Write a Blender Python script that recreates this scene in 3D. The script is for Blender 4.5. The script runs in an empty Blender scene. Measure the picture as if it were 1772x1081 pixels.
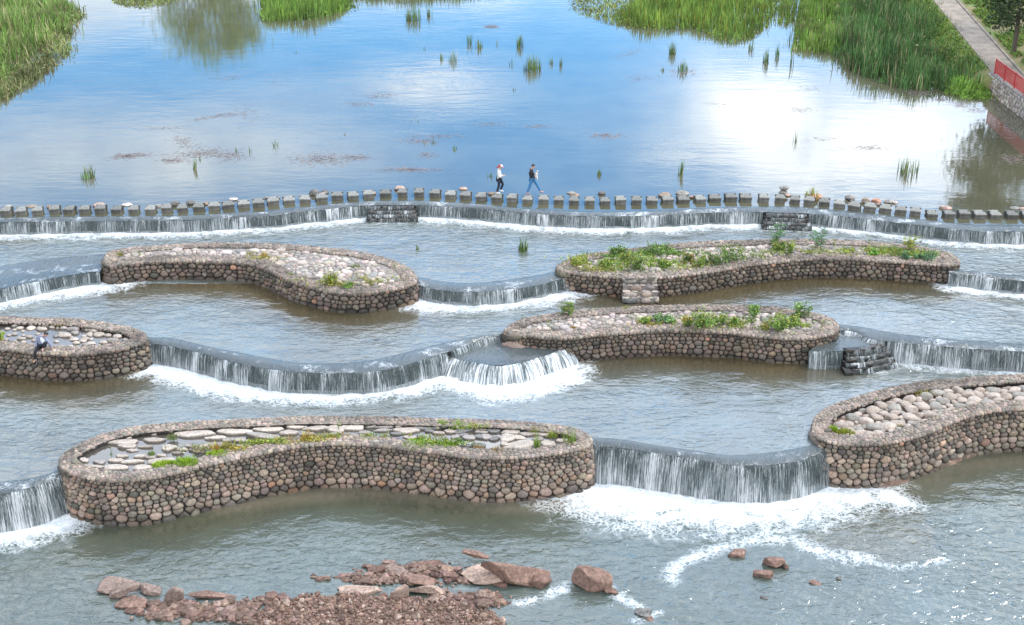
import bpy, bmesh, math, random
import numpy as np
from mathutils import Vector, Matrix
from mathutils.geometry import tessellate_polygon
R = math.radians
random.seed(7)
rng = np.random.default_rng(11)
scene = bpy.context.scene
COL = scene.collection

# ------------------------------------------------------------------ camera
F_PX, CX, CY, CAM_H, PITCH = 2230.0, 886.0, 540.5, 24.0, R(25.0)
cam = bpy.data.cameras.new('camera')
cam.sensor_width = 36.0
cam.lens = 36.0 * F_PX / 1772.0
cam.clip_end = 3000.0
cam_ob = bpy.data.objects.new('camera', cam)
cam_ob.location = (0, 0, CAM_H)
cam_ob.rotation_euler = (math.pi / 2 - PITCH, 0, 0)
COL.objects.link(cam_ob)
scene.camera = cam_ob

# ------------------------------------------------------------------ light, sky, exposure
SUN_EL, SUN_AZ = R(52.0), R(62.0)
EXPOSURE = 0.48
scene.view_settings.view_transform = 'Standard'
scene.view_settings.look = 'None'
scene.view_settings.exposure = EXPOSURE
scene.view_settings.gamma = 1.0
sd = bpy.data.lights.new('sun', 'SUN')
sd.energy = 2.0
sd.angle = R(14.0)
sd.color = (1.0, 0.94, 0.84)
sun = bpy.data.objects.new('sun', sd)
sv = Vector((math.sin(SUN_AZ) * math.cos(SUN_EL), math.cos(SUN_AZ) * math.cos(SUN_EL), math.sin(SUN_EL)))
sun.rotation_euler = sv.to_track_quat('Z', 'Y').to_euler()
sun.location = (30, 60, 60)
COL.objects.link(sun)

def pxdir(px, py):
    dx = (px - CX) / F_PX; dy = (py - CY) / F_PX
    return np.array([dx, math.cos(PITCH) - dy * math.sin(PITCH), -math.sin(PITCH) - dy * math.cos(PITCH)])

def P(px, py, z=0.0):
    d = pxdir(px, py); t = (z - CAM_H) / d[2]
    return np.array([d[0] * t, d[1] * t, z])

class NT:
    """small node-tree helper"""
    def __init__(s, tree):
        s.t = tree; s.n = tree.nodes; s.l = tree.links
    def new(s, ty, **kw):
        n = s.n.new(ty)
        for k, v in kw.items(): setattr(n, k, v)
        return n
    def link(s, a, b): s.l.new(a, b)
    def put(s, sock, v):
        if hasattr(v, 'is_output') or isinstance(v, bpy.types.NodeSocket): s.l.new(v, sock)
        elif v is not None: sock.default_value = v
    def math(s, op, a, b=None, c=None, clamp=False):
        n = s.new('ShaderNodeMath', operation=op); n.use_clamp = clamp
        for i, v in enumerate((a, b, c)):
            if v is not None: s.put(n.inputs[i], v)
        return n.outputs[0]
    def vmath(s, op, a, b=None):
        n = s.new('ShaderNodeVectorMath', operation=op)
        s.put(n.inputs[0], a)
        if b is not None: s.put(n.inputs[1], b)
        return n.outputs[0]
    def mix(s, f, a, b):
        n = s.new('ShaderNodeMix', data_type='RGBA')
        s.put(n.inputs[0], f)
        for i, v in ((6, a), (7, b)):
            if isinstance(v, tuple) and len(v) == 3: v = (*v, 1)
            s.put(n.inputs[i], v)
        return n.outputs[2]
    def mulcol(s, a, b, f=1.0):
        n = s.new('ShaderNodeMix', data_type='RGBA', blend_type='MULTIPLY')
        s.put(n.inputs[0], f); s.put(n.inputs[6], a); s.put(n.inputs[7], b)
        return n.outputs[2]
    def noise(s, vec, scale, detail=3.0, rough=0.5, dist=0.0):
        n = s.new('ShaderNodeTexNoise')
        if vec is not None: s.link(vec, n.inputs['Vector'])
        n.inputs['Scale'].default_value = scale; n.inputs['Detail'].default_value = detail
        n.inputs['Roughness'].default_value = rough; n.inputs['Distortion'].default_value = dist
        return n.outputs[0]
    def ramp(s, v, lo, hi, a=0.0, b=1.0, smooth=True):
        n = s.new('ShaderNodeMapRange')
        n.interpolation_type = 'SMOOTHSTEP' if smooth else 'LINEAR'
        s.put(n.inputs[0], v); s.put(n.inputs[1], lo); s.put(n.inputs[2], hi)
        n.inputs[3].default_value = a; n.inputs[4].default_value = b
        return n.outputs[0]
    def scale(s, vec, xyz):
        n = s.new('ShaderNodeMapping'); n.inputs['Scale'].default_value = xyz
        s.link(vec, n.inputs[0]); return n.outputs[0]

world = bpy.data.worlds.new('World')
scene.world = world
world.use_nodes = True
w = NT(world.node_tree)
w.n.clear()
sky = w.new('ShaderNodeTexSky', sky_type='NISHITA')
sky.sun_disc = False
sky.sun_elevation = SUN_EL; sky.sun_rotation = SUN_AZ
sky.altitude = 300; sky.air_density = 1.0; sky.dust_density = 0.6; sky.ozone_density = 2.0
tc = w.new('ShaderNodeTexCoord')
vec = tc.outputs['Generated']
sx = w.new('ShaderNodeSeparateXYZ'); w.link(vec, sx.inputs[0])
X, Y, Z = sx.outputs
zc = w.math('MAXIMUM', Z, 0.0)
# clouds lie on a flat deck: project the view ray on it
inv = w.math('DIVIDE', 1.0, w.math('ADD', zc, 0.12))
cp = w.new('ShaderNodeCombineXYZ')
w.link(w.math('MULTIPLY', X, inv), cp.inputs[0]); w.link(w.math('MULTIPLY', Y, inv), cp.inputs[1])
n1 = w.noise(cp.outputs[0], 2.4, 7, 0.62, 0.3)
n2 = w.noise(vec, 7.0, 5, 0.6, 0.4)
n3 = w.noise(w.scale(vec, (1, 1, 3)), 3.0, 4, 0.55)
az = w.math('ADD', w.math('ARCTAN2', X, Y), w.math('MULTIPLY', w.math('SUBTRACT', n2, 0.5), 0.10))
el = w.math('ADD', w.math('ARCSINE', Z), w.math('MULTIPLY', w.math('SUBTRACT', n3, 0.5), 0.10))
def skypx(px, py):
    d = pxdir(px, py); d = d / np.linalg.norm(d)
    return math.atan2(d[0], d[1]), math.asin(-d[2])
# individual cloud banks: (photo x, photo y of their mirror image on the pond, half width, half height, density)
BANKS = [(1480, 190, 290, 105, 0.95), (1560, 330, 300, 70, 0.7), (1330, 130, 130, 50, 0.4), (150, -10, 330, 55, 1.2), (700, -20, 260, 40, 0.6),
         (760, 145, 120, 28, 0.75), (600, 160, 200, 30, 0.35), (90, 265, 320, 50, 0.75), (430, 300, 280, 55, 0.6), (1180, 235, 110, 22, 0.5),
         (100, 190, 140, 22, 0.35), (965, 195, 60, 14, 0.3), (1250, -30, 500, 35, 0.5)]
acc = None
for (bx, by, hw, hh, dn) in BANKS:
    a0, e0 = skypx(bx, by)
    sa, se = hw / F_PX, hh / F_PX
    u = w.math('DIVIDE', w.math('SUBTRACT', az, a0), sa); v = w.math('DIVIDE', w.math('SUBTRACT', el, e0), se)
    g = w.math('EXPONENT', w.math('MULTIPLY', w.math('ADD', w.math('MULTIPLY', u, u), w.math('MULTIPLY', v, v)), -1.0))
    g = w.math('MULTIPLY', g, dn)
    acc = g if acc is None else w.math('ADD', acc, g)
# thin high cloud cover overhead
over = w.math('MULTIPLY', w.ramp(Z, 0.34, 0.46, 0.0, 1.0), w.math('MULTIPLY', w.ramp(n1, 0.36, 0.60, 0.22, 1.0), w.ramp(Z, 0.62, 0.85, 1.0, 0.55)))
tex = w.math('MULTIPLY', w.ramp(n1, 0.3, 0.7, 0.6, 1.35), w.ramp(n2, 0.35, 0.65, 0.75, 1.2))
# cloud cover added behind the viewer, for neutral light on the walls
south = w.math('MULTIPLY', w.ramp(Y, 0.25, -0.15, 0.0, 1.0), w.ramp(n1, 0.25, 0.6, 0.75, 1.0))
cm = w.math('MAXIMUM', w.math('ADD', w.math('MULTIPLY', acc, tex), over, clamp=True), south)
cloud = w.mix(w.ramp(n2, 0.3, 0.7), (12.5, 13.6, 15.0), (18.5, 19.2, 20.2))
low = w.new('ShaderNodeVectorMath', operation='SCALE'); w.link(cloud, low.inputs[0]); w.link(w.ramp(Z, 0.30, 0.42, 1.10, 1.0), low.inputs['Scale']); cloud = low.outputs[0]
# brighter towards the veiled sun on the right
dn_ = w.new('ShaderNodeVectorMath', operation='DOT_PRODUCT'); w.link(vec, dn_.inputs[0]); dn_.inputs[1].default_value = sv
glow = w.ramp(dn_.outputs['Value'], 0.15, 1.0, 0.8, 1.7)
cs = w.new('ShaderNodeVectorMath', operation='SCALE'); w.link(cloud, cs.inputs[0]); w.link(glow, cs.inputs['Scale'])
blue = w.new('ShaderNodeVectorMath', operation='MULTIPLY'); w.link(sky.outputs[0], blue.inputs[0]); blue.inputs[1].default_value = (0.62, 2.10, 2.95)
skyc = w.mix(cm, blue.outputs[0], cs.outputs[0])
bg = w.new('ShaderNodeBackground'); w.link(skyc, bg.inputs[0]); bg.inputs[1].default_value = 0.098
wo = w.new('ShaderNodeOutputWorld'); w.link(bg.outputs[0], wo.inputs[0])

# ------------------------------------------------------------------ helpers
def prop(o, label=None, cat=None, group=None, kind=None):
    if label: o['label'] = label
    if cat: o['category'] = cat
    if group: o['group'] = group
    if kind: o['kind'] = kind
    return o

def empty(name, loc, rz=0.0):
    o = bpy.data.objects.new(name, None); o.empty_display_size = 0.2
    o.location = tuple(float(c) for c in loc); o.rotation_euler = (0, 0, rz); COL.objects.link(o); return o

def link(name, me, parent=None):
    o = bpy.data.objects.new(name, me); COL.objects.link(o)
    if parent is not None: o.parent = parent
    return o

def build(name, V, faces, mat, parent=None, col=None, uv=None, attrs=None, smooth=True, matidx=None):
    """V (N,3); faces: list of integer arrays (M,k). World coordinates; an Empty parent's translation is removed."""
    V = np.asarray(V, dtype=np.float64)
    if parent is not None and parent.type == 'EMPTY':
        L = np.array(parent.location); rz = parent.rotation_euler.z
        V = V - L
        if rz:
            c, s = math.cos(-rz), math.sin(-rz)
            V = np.stack([V[:, 0] * c - V[:, 1] * s, V[:, 0] * s + V[:, 1] * c, V[:, 2]], 1)
    elif parent is not None:
        g = parent.parent
        if g is not None: V = V - np.array(g.location)
    me = bpy.data.meshes.new(name)
    me.vertices.add(len(V)); me.vertices.foreach_set('co', V.astype(np.float32).ravel())
    faces = [np.asarray(f, dtype=np.int32) for f in faces if len(f)]
    loops = np.concatenate([f.ravel() for f in faces])
    sizes = np.concatenate([np.full(len(f), f.shape[1], dtype=np.int32) for f in faces])
    me.loops.add(len(loops)); me.loops.foreach_set('vertex_index', loops)
    me.polygons.add(len(sizes))
    me.polygons.foreach_set('loop_start', np.concatenate([[0], np.cumsum(sizes)[:-1]]).astype(np.int32))
    me.polygons.foreach_set('loop_total', sizes)
    if matidx is not None: me.polygons.foreach_set('material_index', np.asarray(matidx, dtype=np.int32))
    me.update(calc_edges=True)
    me.polygons.foreach_set('use_smooth', np.full(len(sizes), smooth))
    if col is not None:
        a = me.color_attributes.new('Col', 'FLOAT_COLOR', 'POINT')
        c = np.ones((len(V), 4), dtype=np.float32); c[:, :3] = col; a.data.foreach_set('color', c.ravel())
    if uv is not None:
        l = me.uv_layers.new(name='UVMap'); l.data.foreach_set('uv', np.asarray(uv, dtype=np.float32)[loops].ravel())
    for k, v in (attrs or {}).items():
        a = me.attributes.new(k, 'FLOAT', 'POINT'); a.data.foreach_set('value', np.asarray(v, dtype=np.float32))
    for m in (mat if isinstance(mat, (list, tuple)) else [mat]): me.materials.append(m)
    return link(name, me, parent)

def hash2(i, j, seed):
    h = (i * 374761393 + j * 668265263 + seed * 1442695041) & 0xFFFFFFFF
    h = ((h ^ (h >> 13)) * 1274126177) & 0xFFFFFFFF
    return ((h ^ (h >> 16)) & 0xFFFF) / 65535.0

def vnoise(x, y, seed=0):
    x = np.asarray(x, float); y = np.asarray(y, float)
    i = np.floor(x).astype(np.int64); j = np.floor(y).astype(np.int64)
    fx = x - i; fy = y - j
    fx = fx * fx * (3 - 2 * fx); fy = fy * fy * (3 - 2 * fy)
    a = hash2(i, j, seed); b = hash2(i + 1, j, seed); c = hash2(i, j + 1, seed); d = hash2(i + 1, j + 1, seed)
    return (a * (1 - fx) + b * fx) * (1 - fy) + (c * (1 - fx) + d * fx) * fy

def fbm(x, y, seed=0, oct=3):
    t = 0; a = 0.5; s = 0
    for k in range(oct):
        t = t + a * vnoise(x * 2 ** k, y * 2 ** k, seed + k * 17); s += a; a *= 0.5
    return t / s

def grid_faces(nr, nc, off=0):
    i = np.arange(nr - 1)[:, None] * nc; j = np.arange(nc - 1)[None, :]
    a = (i + j).ravel() + off
    return np.stack([a, a + 1, a + nc + 1, a + nc], 1)

def catmull(pts, closed=False, sub=8):
    p = np.asarray(pts, float); n = len(p); out = []
    rngi = range(n) if closed else range(n - 1)
    for i in rngi:
        if closed: a, b, c, d = p[(i - 1) % n], p[i], p[(i + 1) % n], p[(i + 2) % n]
        else: a, b, c, d = p[max(i - 1, 0)], p[i], p[i + 1], p[min(i + 2, n - 1)]
        for t in np.arange(sub) / sub:
            out.append(0.5 * ((2 * b) + (c - a) * t + (2 * a - 5 * b + 4 * c - d) * t * t + (3 * b - a - 3 * c + d) * t ** 3))
    if not closed: out.append(p[-1])
    return np.array(out)

def resample(p, step, closed=False):
    q = np.vstack([p, p[:1]]) if closed else p
    s = np.concatenate([[0], np.cumsum(np.linalg.norm(np.diff(q, axis=0), axis=1))])
    n = max(2, int(round(s[-1] / step)))
    t = np.linspace(0, s[-1], n + 1)
    if closed: t = t[:-1]
    return np.stack([np.interp(t, s, q[:, k]) for k in range(q.shape[1])], 1)

def pxline(pts, z, step=0.1, smooth=True):
    p = np.array([P(x, y, z) for x, y in pts])
    if smooth: p = catmull(p)
    return resample(p, step)

class Path:
    """arc-length map of a polyline: pos(s), left-hand or outward normal(s)"""
    def __init__(s, pts, closed=False, flip=False, smooth_n=0):
        s.p = np.asarray(pts, float)[:, :2]; s.closed = closed
        q = np.vstack([s.p, s.p[:1]]) if closed else s.p
        s.s = np.concatenate([[0], np.cumsum(np.linalg.norm(np.diff(q, axis=0), axis=1))]); s.L = s.s[-1]; s.q = q
        if closed: t = np.roll(s.p, -1, 0) - np.roll(s.p, 1, 0)
        else: t = np.gradient(s.p, axis=0)
        t /= np.linalg.norm(t, axis=1)[:, None] + 1e-9
        n = np.stack([t[:, 1], -t[:, 0]], 1)
        for _ in range(smooth_n):
            if closed: n = (np.roll(n, 1, 0) + n + np.roll(n, -1, 0))
            else: n = np.vstack([n[:1] * 3, n[:-2] + n[1:-1] + n[2:], n[-1:] * 3])
            n /= np.linalg.norm(n, axis=1)[:, None]
        if flip: n = -n
        s.nn = n; s.n = np.vstack([n, n[:1]]) if closed else n
    def at(s, t):
        t = np.asarray(t, float)
        if s.closed: t = np.mod(t, s.L)
        P_ = np.stack([np.interp(t, s.s, s.q[:, k]) for k in range(2)], -1)
        N_ = np.stack([np.interp(t, s.s, s.n[:, k]) for k in range(2)], -1)
        return P_, N_

def stones(seeds, wts, emit, mapping, height, K=14, gap=0.012, shrink=0.95, tclamp=None, rings=None, smooth=2, seed=0, aniso=1.0):
    """Voronoi-packed rounded stones. mapping(s,t,h)->(N,3). Returns verts, faces, id per vert."""
    S = np.asarray(seeds, float).copy(); S[:, 1] *= aniso
    N = len(S); idx = np.nonzero(emit)[0]
    ang = np.linspace(0, 2 * np.pi, K, endpoint=False); U = np.stack([np.cos(ang), np.sin(ang)], 1)
    rr = np.empty((len(idx), K)); M = min(16, N - 1)
    for c in range(0, len(idx), 400):
        ii = idx[c:c + 400]
        D = S[None, :, :] - S[ii][:, None, :]
        d2 = (D ** 2).sum(-1); d2[np.arange(len(ii)), ii] = 1e9
        nb = np.argpartition(d2, M, axis=1)[:, :M]
        Dn = np.take_along_axis(D, nb[:, :, None], 1); dn = np.take_along_axis(d2, nb, 1)
        ww = wts[ii][:, None] - wts[nb]
        proj = np.einsum('nmd,kd->nmk', Dn, U)
        r = np.where(proj > 1e-6, (dn + ww)[:, :, None] / 2 / np.maximum(proj, 1e-6), 1e9).min(1)
        if tclamp is not None:
            t = S[ii][:, 1][:, None]; sn = U[:, 1][None]
            r = np.minimum(r, np.where(sn > 1e-6, (tclamp[1] * aniso - t) / np.maximum(sn, 1e-6), 1e9))
            r = np.minimum(r, np.where(sn < -1e-6, (t - tclamp[0] * aniso) / np.maximum(-sn, 1e-6), 1e9))
        rr[c:c + 400] = np.clip(r, 0.01, 1.2)
    for _ in range(smooth):
        a = (np.roll(rr, 1, 1) + 2 * rr + np.roll(rr, -1, 1)) / 4
        rr = np.minimum(rr, a)
    rs = np.random.default_rng(seed)
    rr = np.maximum(rr * shrink - gap, 0.012)
    size = rr.mean(1)
    hh = height(size) if callable(height) else np.full(len(idx), height)
    rings = rings or [(1.0, -0.35), (1.0, 0.12), (0.93, 0.5), (0.76, 0.82), (0.42, 0.98)]
    tilt = rs.normal(0, 0.16, (len(idx), 2))
    Vs, Ts = [], []
    for (f, h) in rings:
        du = rr * f * U[:, 0]; dv = rr * f * U[:, 1]
        hv = hh[:, None] * (h + (tilt[:, :1] * du + tilt[:, 1:] * dv) / size[:, None] * (h > 0) + (rs.normal(0, 0.05, du.shape) if h > 0.3 else 0))
        Vs.append(np.stack([S[idx, 0][:, None] + du, (S[idx, 1][:, None] + dv) / aniso, hv], -1))
    ctr = np.stack([S[idx, 0], S[idx, 1] / aniso, hh * 1.02], -1)[:, None, :]
    A = np.concatenate(Vs + [ctr], 1)                # n, R*K+1, 3
    per = A.shape[1]; nR = len(rings)
    V = mapping(A[..., 0].ravel(), A[..., 1].ravel(), A[..., 2].ravel())
    q = []
    k = np.arange(K); kn = (k + 1) % K
    for i in range(nR - 1): q.append(np.stack([i * K + k, i * K + kn, (i + 1) * K + kn, (i + 1) * K + k], 1))
    q = np.concatenate(q); tr = np.stack([(nR - 1) * K + k, (nR - 1) * K + kn, np.full(K, nR * K)], 1)
    off = (np.arange(len(idx)) * per)[:, None, None]
    return V, [(q[None] + off).reshape(-1, 4), (tr[None] + off).reshape(-1, 3)], np.repeat(np.arange(len(idx)), per), idx

def merge(parts):
    """parts: list of (V, faces, col)"""
    V = np.concatenate([p[0] for p in parts]); C = np.concatenate([p[2] for p in parts]); F = []; o = 0
    for p in parts:
        for f in p[1]: F.append(np.asarray(f) + o)
        o += len(p[0])
    return V, F, C

def rows_seeds(L, T, h0, h1, asp=1.35, seed=0, periodic=True):
    rs = np.random.default_rng(seed); out = []; t = 0.0
    while t < T:
        f = min(1, t / T); h = (h0 * (1 - f) + h1 * f) * rs.uniform(0.85, 1.15)
        s = rs.uniform(0, h)
        while s < L - 0.3 * h:
            wd = h * asp * rs.choice([0.6, 0.85, 1.0, 1.25, 1.55], p=[.18, .27, .27, .18, .10])
            out.append((s + wd / 2, t + h / 2 + rs.normal(0, h * 0.16), wd)); s += wd
        t += h
    a = np.array(out); w_ = (a[:, 2] ** 2) * 0.12
    return a[:, :2], w_

def palette(n, cols, probs, rs, var=0.14):
    c = np.array(cols)[rs.choice(len(cols), n, p=np.array(probs) / sum(probs))]
    return c * np.clip(rs.normal(1, var, (n, 1)), 0.55, 1.5) * np.clip(rs.normal(1, 0.03, (n, 3)), 0.9, 1.1)

# ------------------------------------------------------------------ materials
def mat_new(name):
    m = bpy.data.materials.new(name); m.use_nodes = True
    t = NT(m.node_tree); t.n.clear()
    out = t.new('ShaderNodeOutputMaterial'); b = t.new('ShaderNodeBsdfPrincipled')
    t.link(b.outputs[0], out.inputs[0]); return m, t, b, out

def bump(t, b, h, strength=0.5, dist=0.02, prev=None):
    n = t.new('ShaderNodeBump'); n.inputs['Strength'].default_value = strength; n.inputs['Distance'].default_value = dist
    t.link(h, n.inputs['Height'])
    if prev is not None: t.link(prev, n.inputs['Normal'])
    if b is not None: t.link(n.outputs[0], b.inputs['Normal'])
    return n.outputs[0]

def simple(name, col, rough=0.8, noise=0.25, scale=8.0, bmp=0.3, spec=0.5, dist=0.02, col2=None):
    m, t, b, o = mat_new(name)
    tcn = t.new('ShaderNodeTexCoord').outputs['Object']
    n = t.noise(tcn, scale, 5, 0.6)
    c2 = col2 or tuple(c * (1 - noise) for c in col)
    c1 = tuple(min(1, c * (1 + noise * 0.6)) for c in col)
    t.link(t.mix(t.ramp(n, 0.3, 0.7), c2, c1), b.inputs['Base Color'])
    b.inputs['Roughness'].default_value = rough; b.inputs['Specular IOR Level'].default_value = spec
    if bmp: bump(t, b, t.noise(tcn, scale * 3, 5, 0.65), bmp, dist)
    return m

def colmat(name, rough=0.85, nscale=14.0, amp=0.35, bmp=0.5, spec=0.35, dist=0.012, blotch=1.2, objrand=0.0, twosided=False):
    m, t, b, o = mat_new(name)
    tcn = t.new('ShaderNodeTexCoord').outputs['Object']
    a = t.new('ShaderNodeAttribute', attribute_name='Col')
    n = t.noise(tcn, nscale, 5, 0.65); n2 = t.noise(tcn, blotch, 3, 0.6)
    f = t.math('MULTIPLY', t.ramp(n, 0.25, 0.75, 1 - amp, 1 + amp), t.ramp(n2, 0.3, 0.7, 0.82, 1.15))
    if objrand:
        oi = t.new('ShaderNodeObjectInfo'); f = t.math('MULTIPLY', f, t.ramp(oi.outputs['Random'], 0, 1, 1 - objrand, 1 + objrand, False))
    s = t.new('ShaderNodeVectorMath', operation='SCALE'); t.link(a.outputs['Color'], s.inputs[0]); t.link(f, s.inputs['Scale'])
    t.link(s.outputs[0], b.inputs['Base Color'])
    b.inputs['Roughness'].default_value = rough; b.inputs['Specular IOR Level'].default_value = spec
    if bmp: bump(t, b, t.noise(tcn, nscale * 2.5, 4, 0.7), bmp, dist)
    return m

M_STONE = colmat('cobble stone')
M_WET = colmat('wet stone', rough=0.42, spec=0.3, bmp=0.6)
M_MORTAR = simple('old mortar', (0.028, 0.024, 0.02), 0.95, 0.5, 5, 0.8, dist=0.03)
M_CEM = simple('cement rubble', (0.23, 0.20, 0.18), 0.95, 0.4, 7, 1.0, dist=0.04)
M_DARKW = simple('wet weir wall', (0.04, 0.045, 0.045), 0.25, 0.6, 5, 0.9, dist=0.06)
M_LEAF = colmat('foliage', rough=0.6, nscale=3, amp=0.15, bmp=0, spec=0.25)
M_MUD = simple('red brown mud', (0.20, 0.125, 0.09), 0.8, 0.45, 2.5, 0.9, dist=0.05)
M_ROCK = colmat('broken rock', rough=0.9, nscale=9, amp=0.45, bmp=0.9, dist=0.03, blotch=2.5)

def water_mat(name, base, tint, bumps, ior=1.5, rough=0.09, foam=True, foamscale=1.0, clear=(0.10, 0.085, 0.055)):
    """bumps: list of (scale xyz, noise scale, detail, strength, dist)"""
    m, t, b, o = mat_new(name)
    co = t.new('ShaderNodeTexCoord').outputs['Object']
    at = lambda n: t.new('ShaderNodeAttribute', attribute_name=n).outputs['Fac']
    aer = at('aer'); sh = at('shallow')
    big = t.noise(co, 0.25, 3, 0.6)
    c = t.mix(t.ramp(big, 0.35, 0.65), tuple(x * 0.85 for x in base), tuple(x * 1.1 for x in base))
    c = t.mix(sh, c, clear)
    c = t.mix(aer, c, tint)
    t.link(c, b.inputs['Base Color'])
    b.inputs['Roughness'].default_value = rough; b.inputs['IOR'].default_value = ior
    # gusts make some patches rougher than others
    gust = t.ramp(t.noise(t.scale(co, (0.5, 1.0, 1)), 0.35, 3, 0.6), 0.3, 0.7, 0.55, 1.2)
    gust = t.math('MULTIPLY', gust, t.math('SUBTRACT', 1.0, t.math('MULTIPLY', at('calm'), 0.72)))
    prev = None
    for (sc, ns, det, st, ds) in bumps:
        h = t.math('MULTIPLY', t.noise(t.scale(co, sc), ns, det, 0.55, 0.6), gust)
        prev = bump(t, None, h, st, ds, prev)
    t.link(prev, b.inputs['Normal'])
    if foam:
        fa = at('foam')
        f1 = t.noise(co, 1.3 * foamscale, 5, 0.62, 0.8)
        f2 = t.noise(co, 7.0 * foamscale, 3, 0.6, 0.5)
        wv = t.new('ShaderNodeVectorMath', operation='ADD'); t.link(co, wv.inputs[0])
        wn = t.new('ShaderNodeTexNoise'); wn.inputs['Scale'].default_value = 2.2; wn.inputs['Detail'].default_value = 6; t.link(co, wn.inputs['Vector']); t.link(wn.outputs['Color'], wv.inputs[1])
        vo = t.new('ShaderNodeTexVoronoi', feature='DISTANCE_TO_EDGE'); vo.inputs['Scale'].default_value = 4.4; t.link(wv.outputs[0], vo.inputs['Vector'])
        lace = t.ramp(t.math('ADD', vo.outputs['Distance'], t.math('MULTIPLY', t.math('SUBTRACT', f2, 0.5), 0.30)), -0.02, 0.24, 1.0, 0.0)
        k = t.math('MULTIPLY', t.math('ADD', fa, t.math('ADD', t.math('MULTIPLY', t.math('SUBTRACT', f1, 0.5), 1.3), t.math('MULTIPLY', t.math('SUBTRACT', f2, 0.5), 0.35))), t.ramp(fa, 0.0, 0.1, 0, 1))
        dense = t.ramp(k, 0.40, 1.05, 0, 0.97)
        mask = t.math('MAXIMUM', dense, t.math('MULTIPLY', lace, t.ramp(k, 0.10, 0.75, 0, 0.85)))
        fb = t.new('ShaderNodeBsdfPrincipled')
        t.link(t.mix(t.ramp(f2, 0.3, 0.7), (0.56, 0.60, 0.62), (0.78, 0.79, 0.80)), fb.inputs['Base Color'])
        fb.inputs['Roughness'].default_value = 0.55
        fb.inputs['Subsurface Weight'].default_value = 0.0
        fn = bump(t, None, t.noise(co, 5.0, 5, 0.7), 0.5, 0.05)
        t.link(fn, fb.inputs['Normal'])
        ms = t.new('ShaderNodeMixShader'); t.link(mask, ms.inputs[0]); t.link(b.outputs[0], ms.inputs[1]); t.link(fb.outputs[0], ms.inputs[2])
        t.link(ms.outputs[0], o.inputs[0])
    return m

M_W0 = water_mat('calm pond water', (0.085, 0.08, 0.05), (0.16, 0.18, 0.18),
                 [((0.35, 1, 1), 1.3, 3, 0.11, 0.05), ((1, 1.6, 1), 5.0, 2, 0.06, 0.02)], ior=1.95, rough=0.03, foam=False)
RIP = [((0.55, 1.0, 1), 1.1, 2, 0.8, 0.07), ((0.6, 1.15, 1), 4.0, 3, 0.95, 0.062)]
M_W1 = water_mat('rippled basin water', (0.066, 0.051, 0.026), (0.12, 0.155, 0.155), RIP, ior=2.15)
M_W4 = water_mat('lower river water', (0.055, 0.056, 0.034), (0.085, 0.115, 0.11), [((0.6, 1.0, 1), 1.0, 2, 0.8, 0.075), ((0.7, 1.1, 1), 3.2, 3, 0.95, 0.08)],
                 ior=1.85, clear=(0.12, 0.105, 0.075))
M_LEDGE = water_mat('water sliding over ledge', (0.035, 0.038, 0.035), (0.10, 0.12, 0.125), [((2.0, 0.8, 1), 3.0, 4, 0.9, 0.08), ((3, 1, 1), 9, 3, 0.6, 0.03)], ior=1.55, rough=0.16)
M_PUD = water_mat('planter puddle water', (0.07, 0.06, 0.05), (0.1, 0.1, 0.1), [((1, 1, 1), 3.0, 2, 0.05, 0.02)], ior=2.4, foam=False)

def fall_mat(name, dens, bright=0.75):
    m, t, b, o = mat_new(name)
    uv = t.new('ShaderNodeUVMap', uv_map='UVMap').outputs[0]
    a = t.noise(t.scale(uv, (19.0, 0.8, 1)), 1.0, 4, 0.6, 0.5)
    c = t.noise(t.scale(uv, (48.0, 4.0, 1)), 1.0, 3, 0.7, 0.8)
    d = t.noise(t.scale(uv, (1.3, 0.5, 1)), 1.0, 2, 0.5)
    k = t.math('ADD', t.math('MULTIPLY', a, 0.5), t.math('ADD', t.math('MULTIPLY', c, 0.35), t.math('MULTIPLY', d, 0.45)))
    sv_ = t.new('ShaderNodeSeparateXYZ'); t.link(uv, sv_.inputs[0])
    k = t.math('ADD', k, t.math('MULTIPLY', t.math('SUBTRACT', sv_.outputs[1], 0.5), 0.05))
    lo = 0.76 - dens * 0.24
    mask = t.ramp(k, lo - 0.06, lo + 0.13, 0.15, 1.0)
    t.link(t.mix(t.ramp(k, lo, lo + 0.16), (0.11, 0.14, 0.14), (bright, bright * 1.02, bright * 1.04)), b.inputs['Base Color'])
    b.inputs['Roughness'].default_value = 0.25
    bump(t, b, k, 0.8, 0.05)
    tr = t.new('ShaderNodeBsdfTransparent')
    ms = t.new('ShaderNodeMixShader'); t.link(mask, ms.inputs[0]); t.link(tr.outputs[0], ms.inputs[1]); t.link(b.outputs[0], ms.inputs[2])
    t.link(ms.outputs[0], o.inputs[0])
    return m
M_FALL1 = fall_mat('thin water curtain', 0.42, 0.56)
M_FALL2 = fall_mat('water curtain', 0.43, 0.50)
M_FALL3 = fall_mat('heavy water curtain', 0.43, 0.48)
M_TRICK = fall_mat('trickling water', 0.50, 0.7)
M_WHITE = fall_mat('broken white water', 0.70, 0.75)
# ------------------------------------------------------------------ levels and lines (metres; pond surface z = 0)
Z0, Z1, Z2, Z3, Z4 = 0.0, -0.70, -1.40, -2.40, -4.0
AP = 0.08

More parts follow.
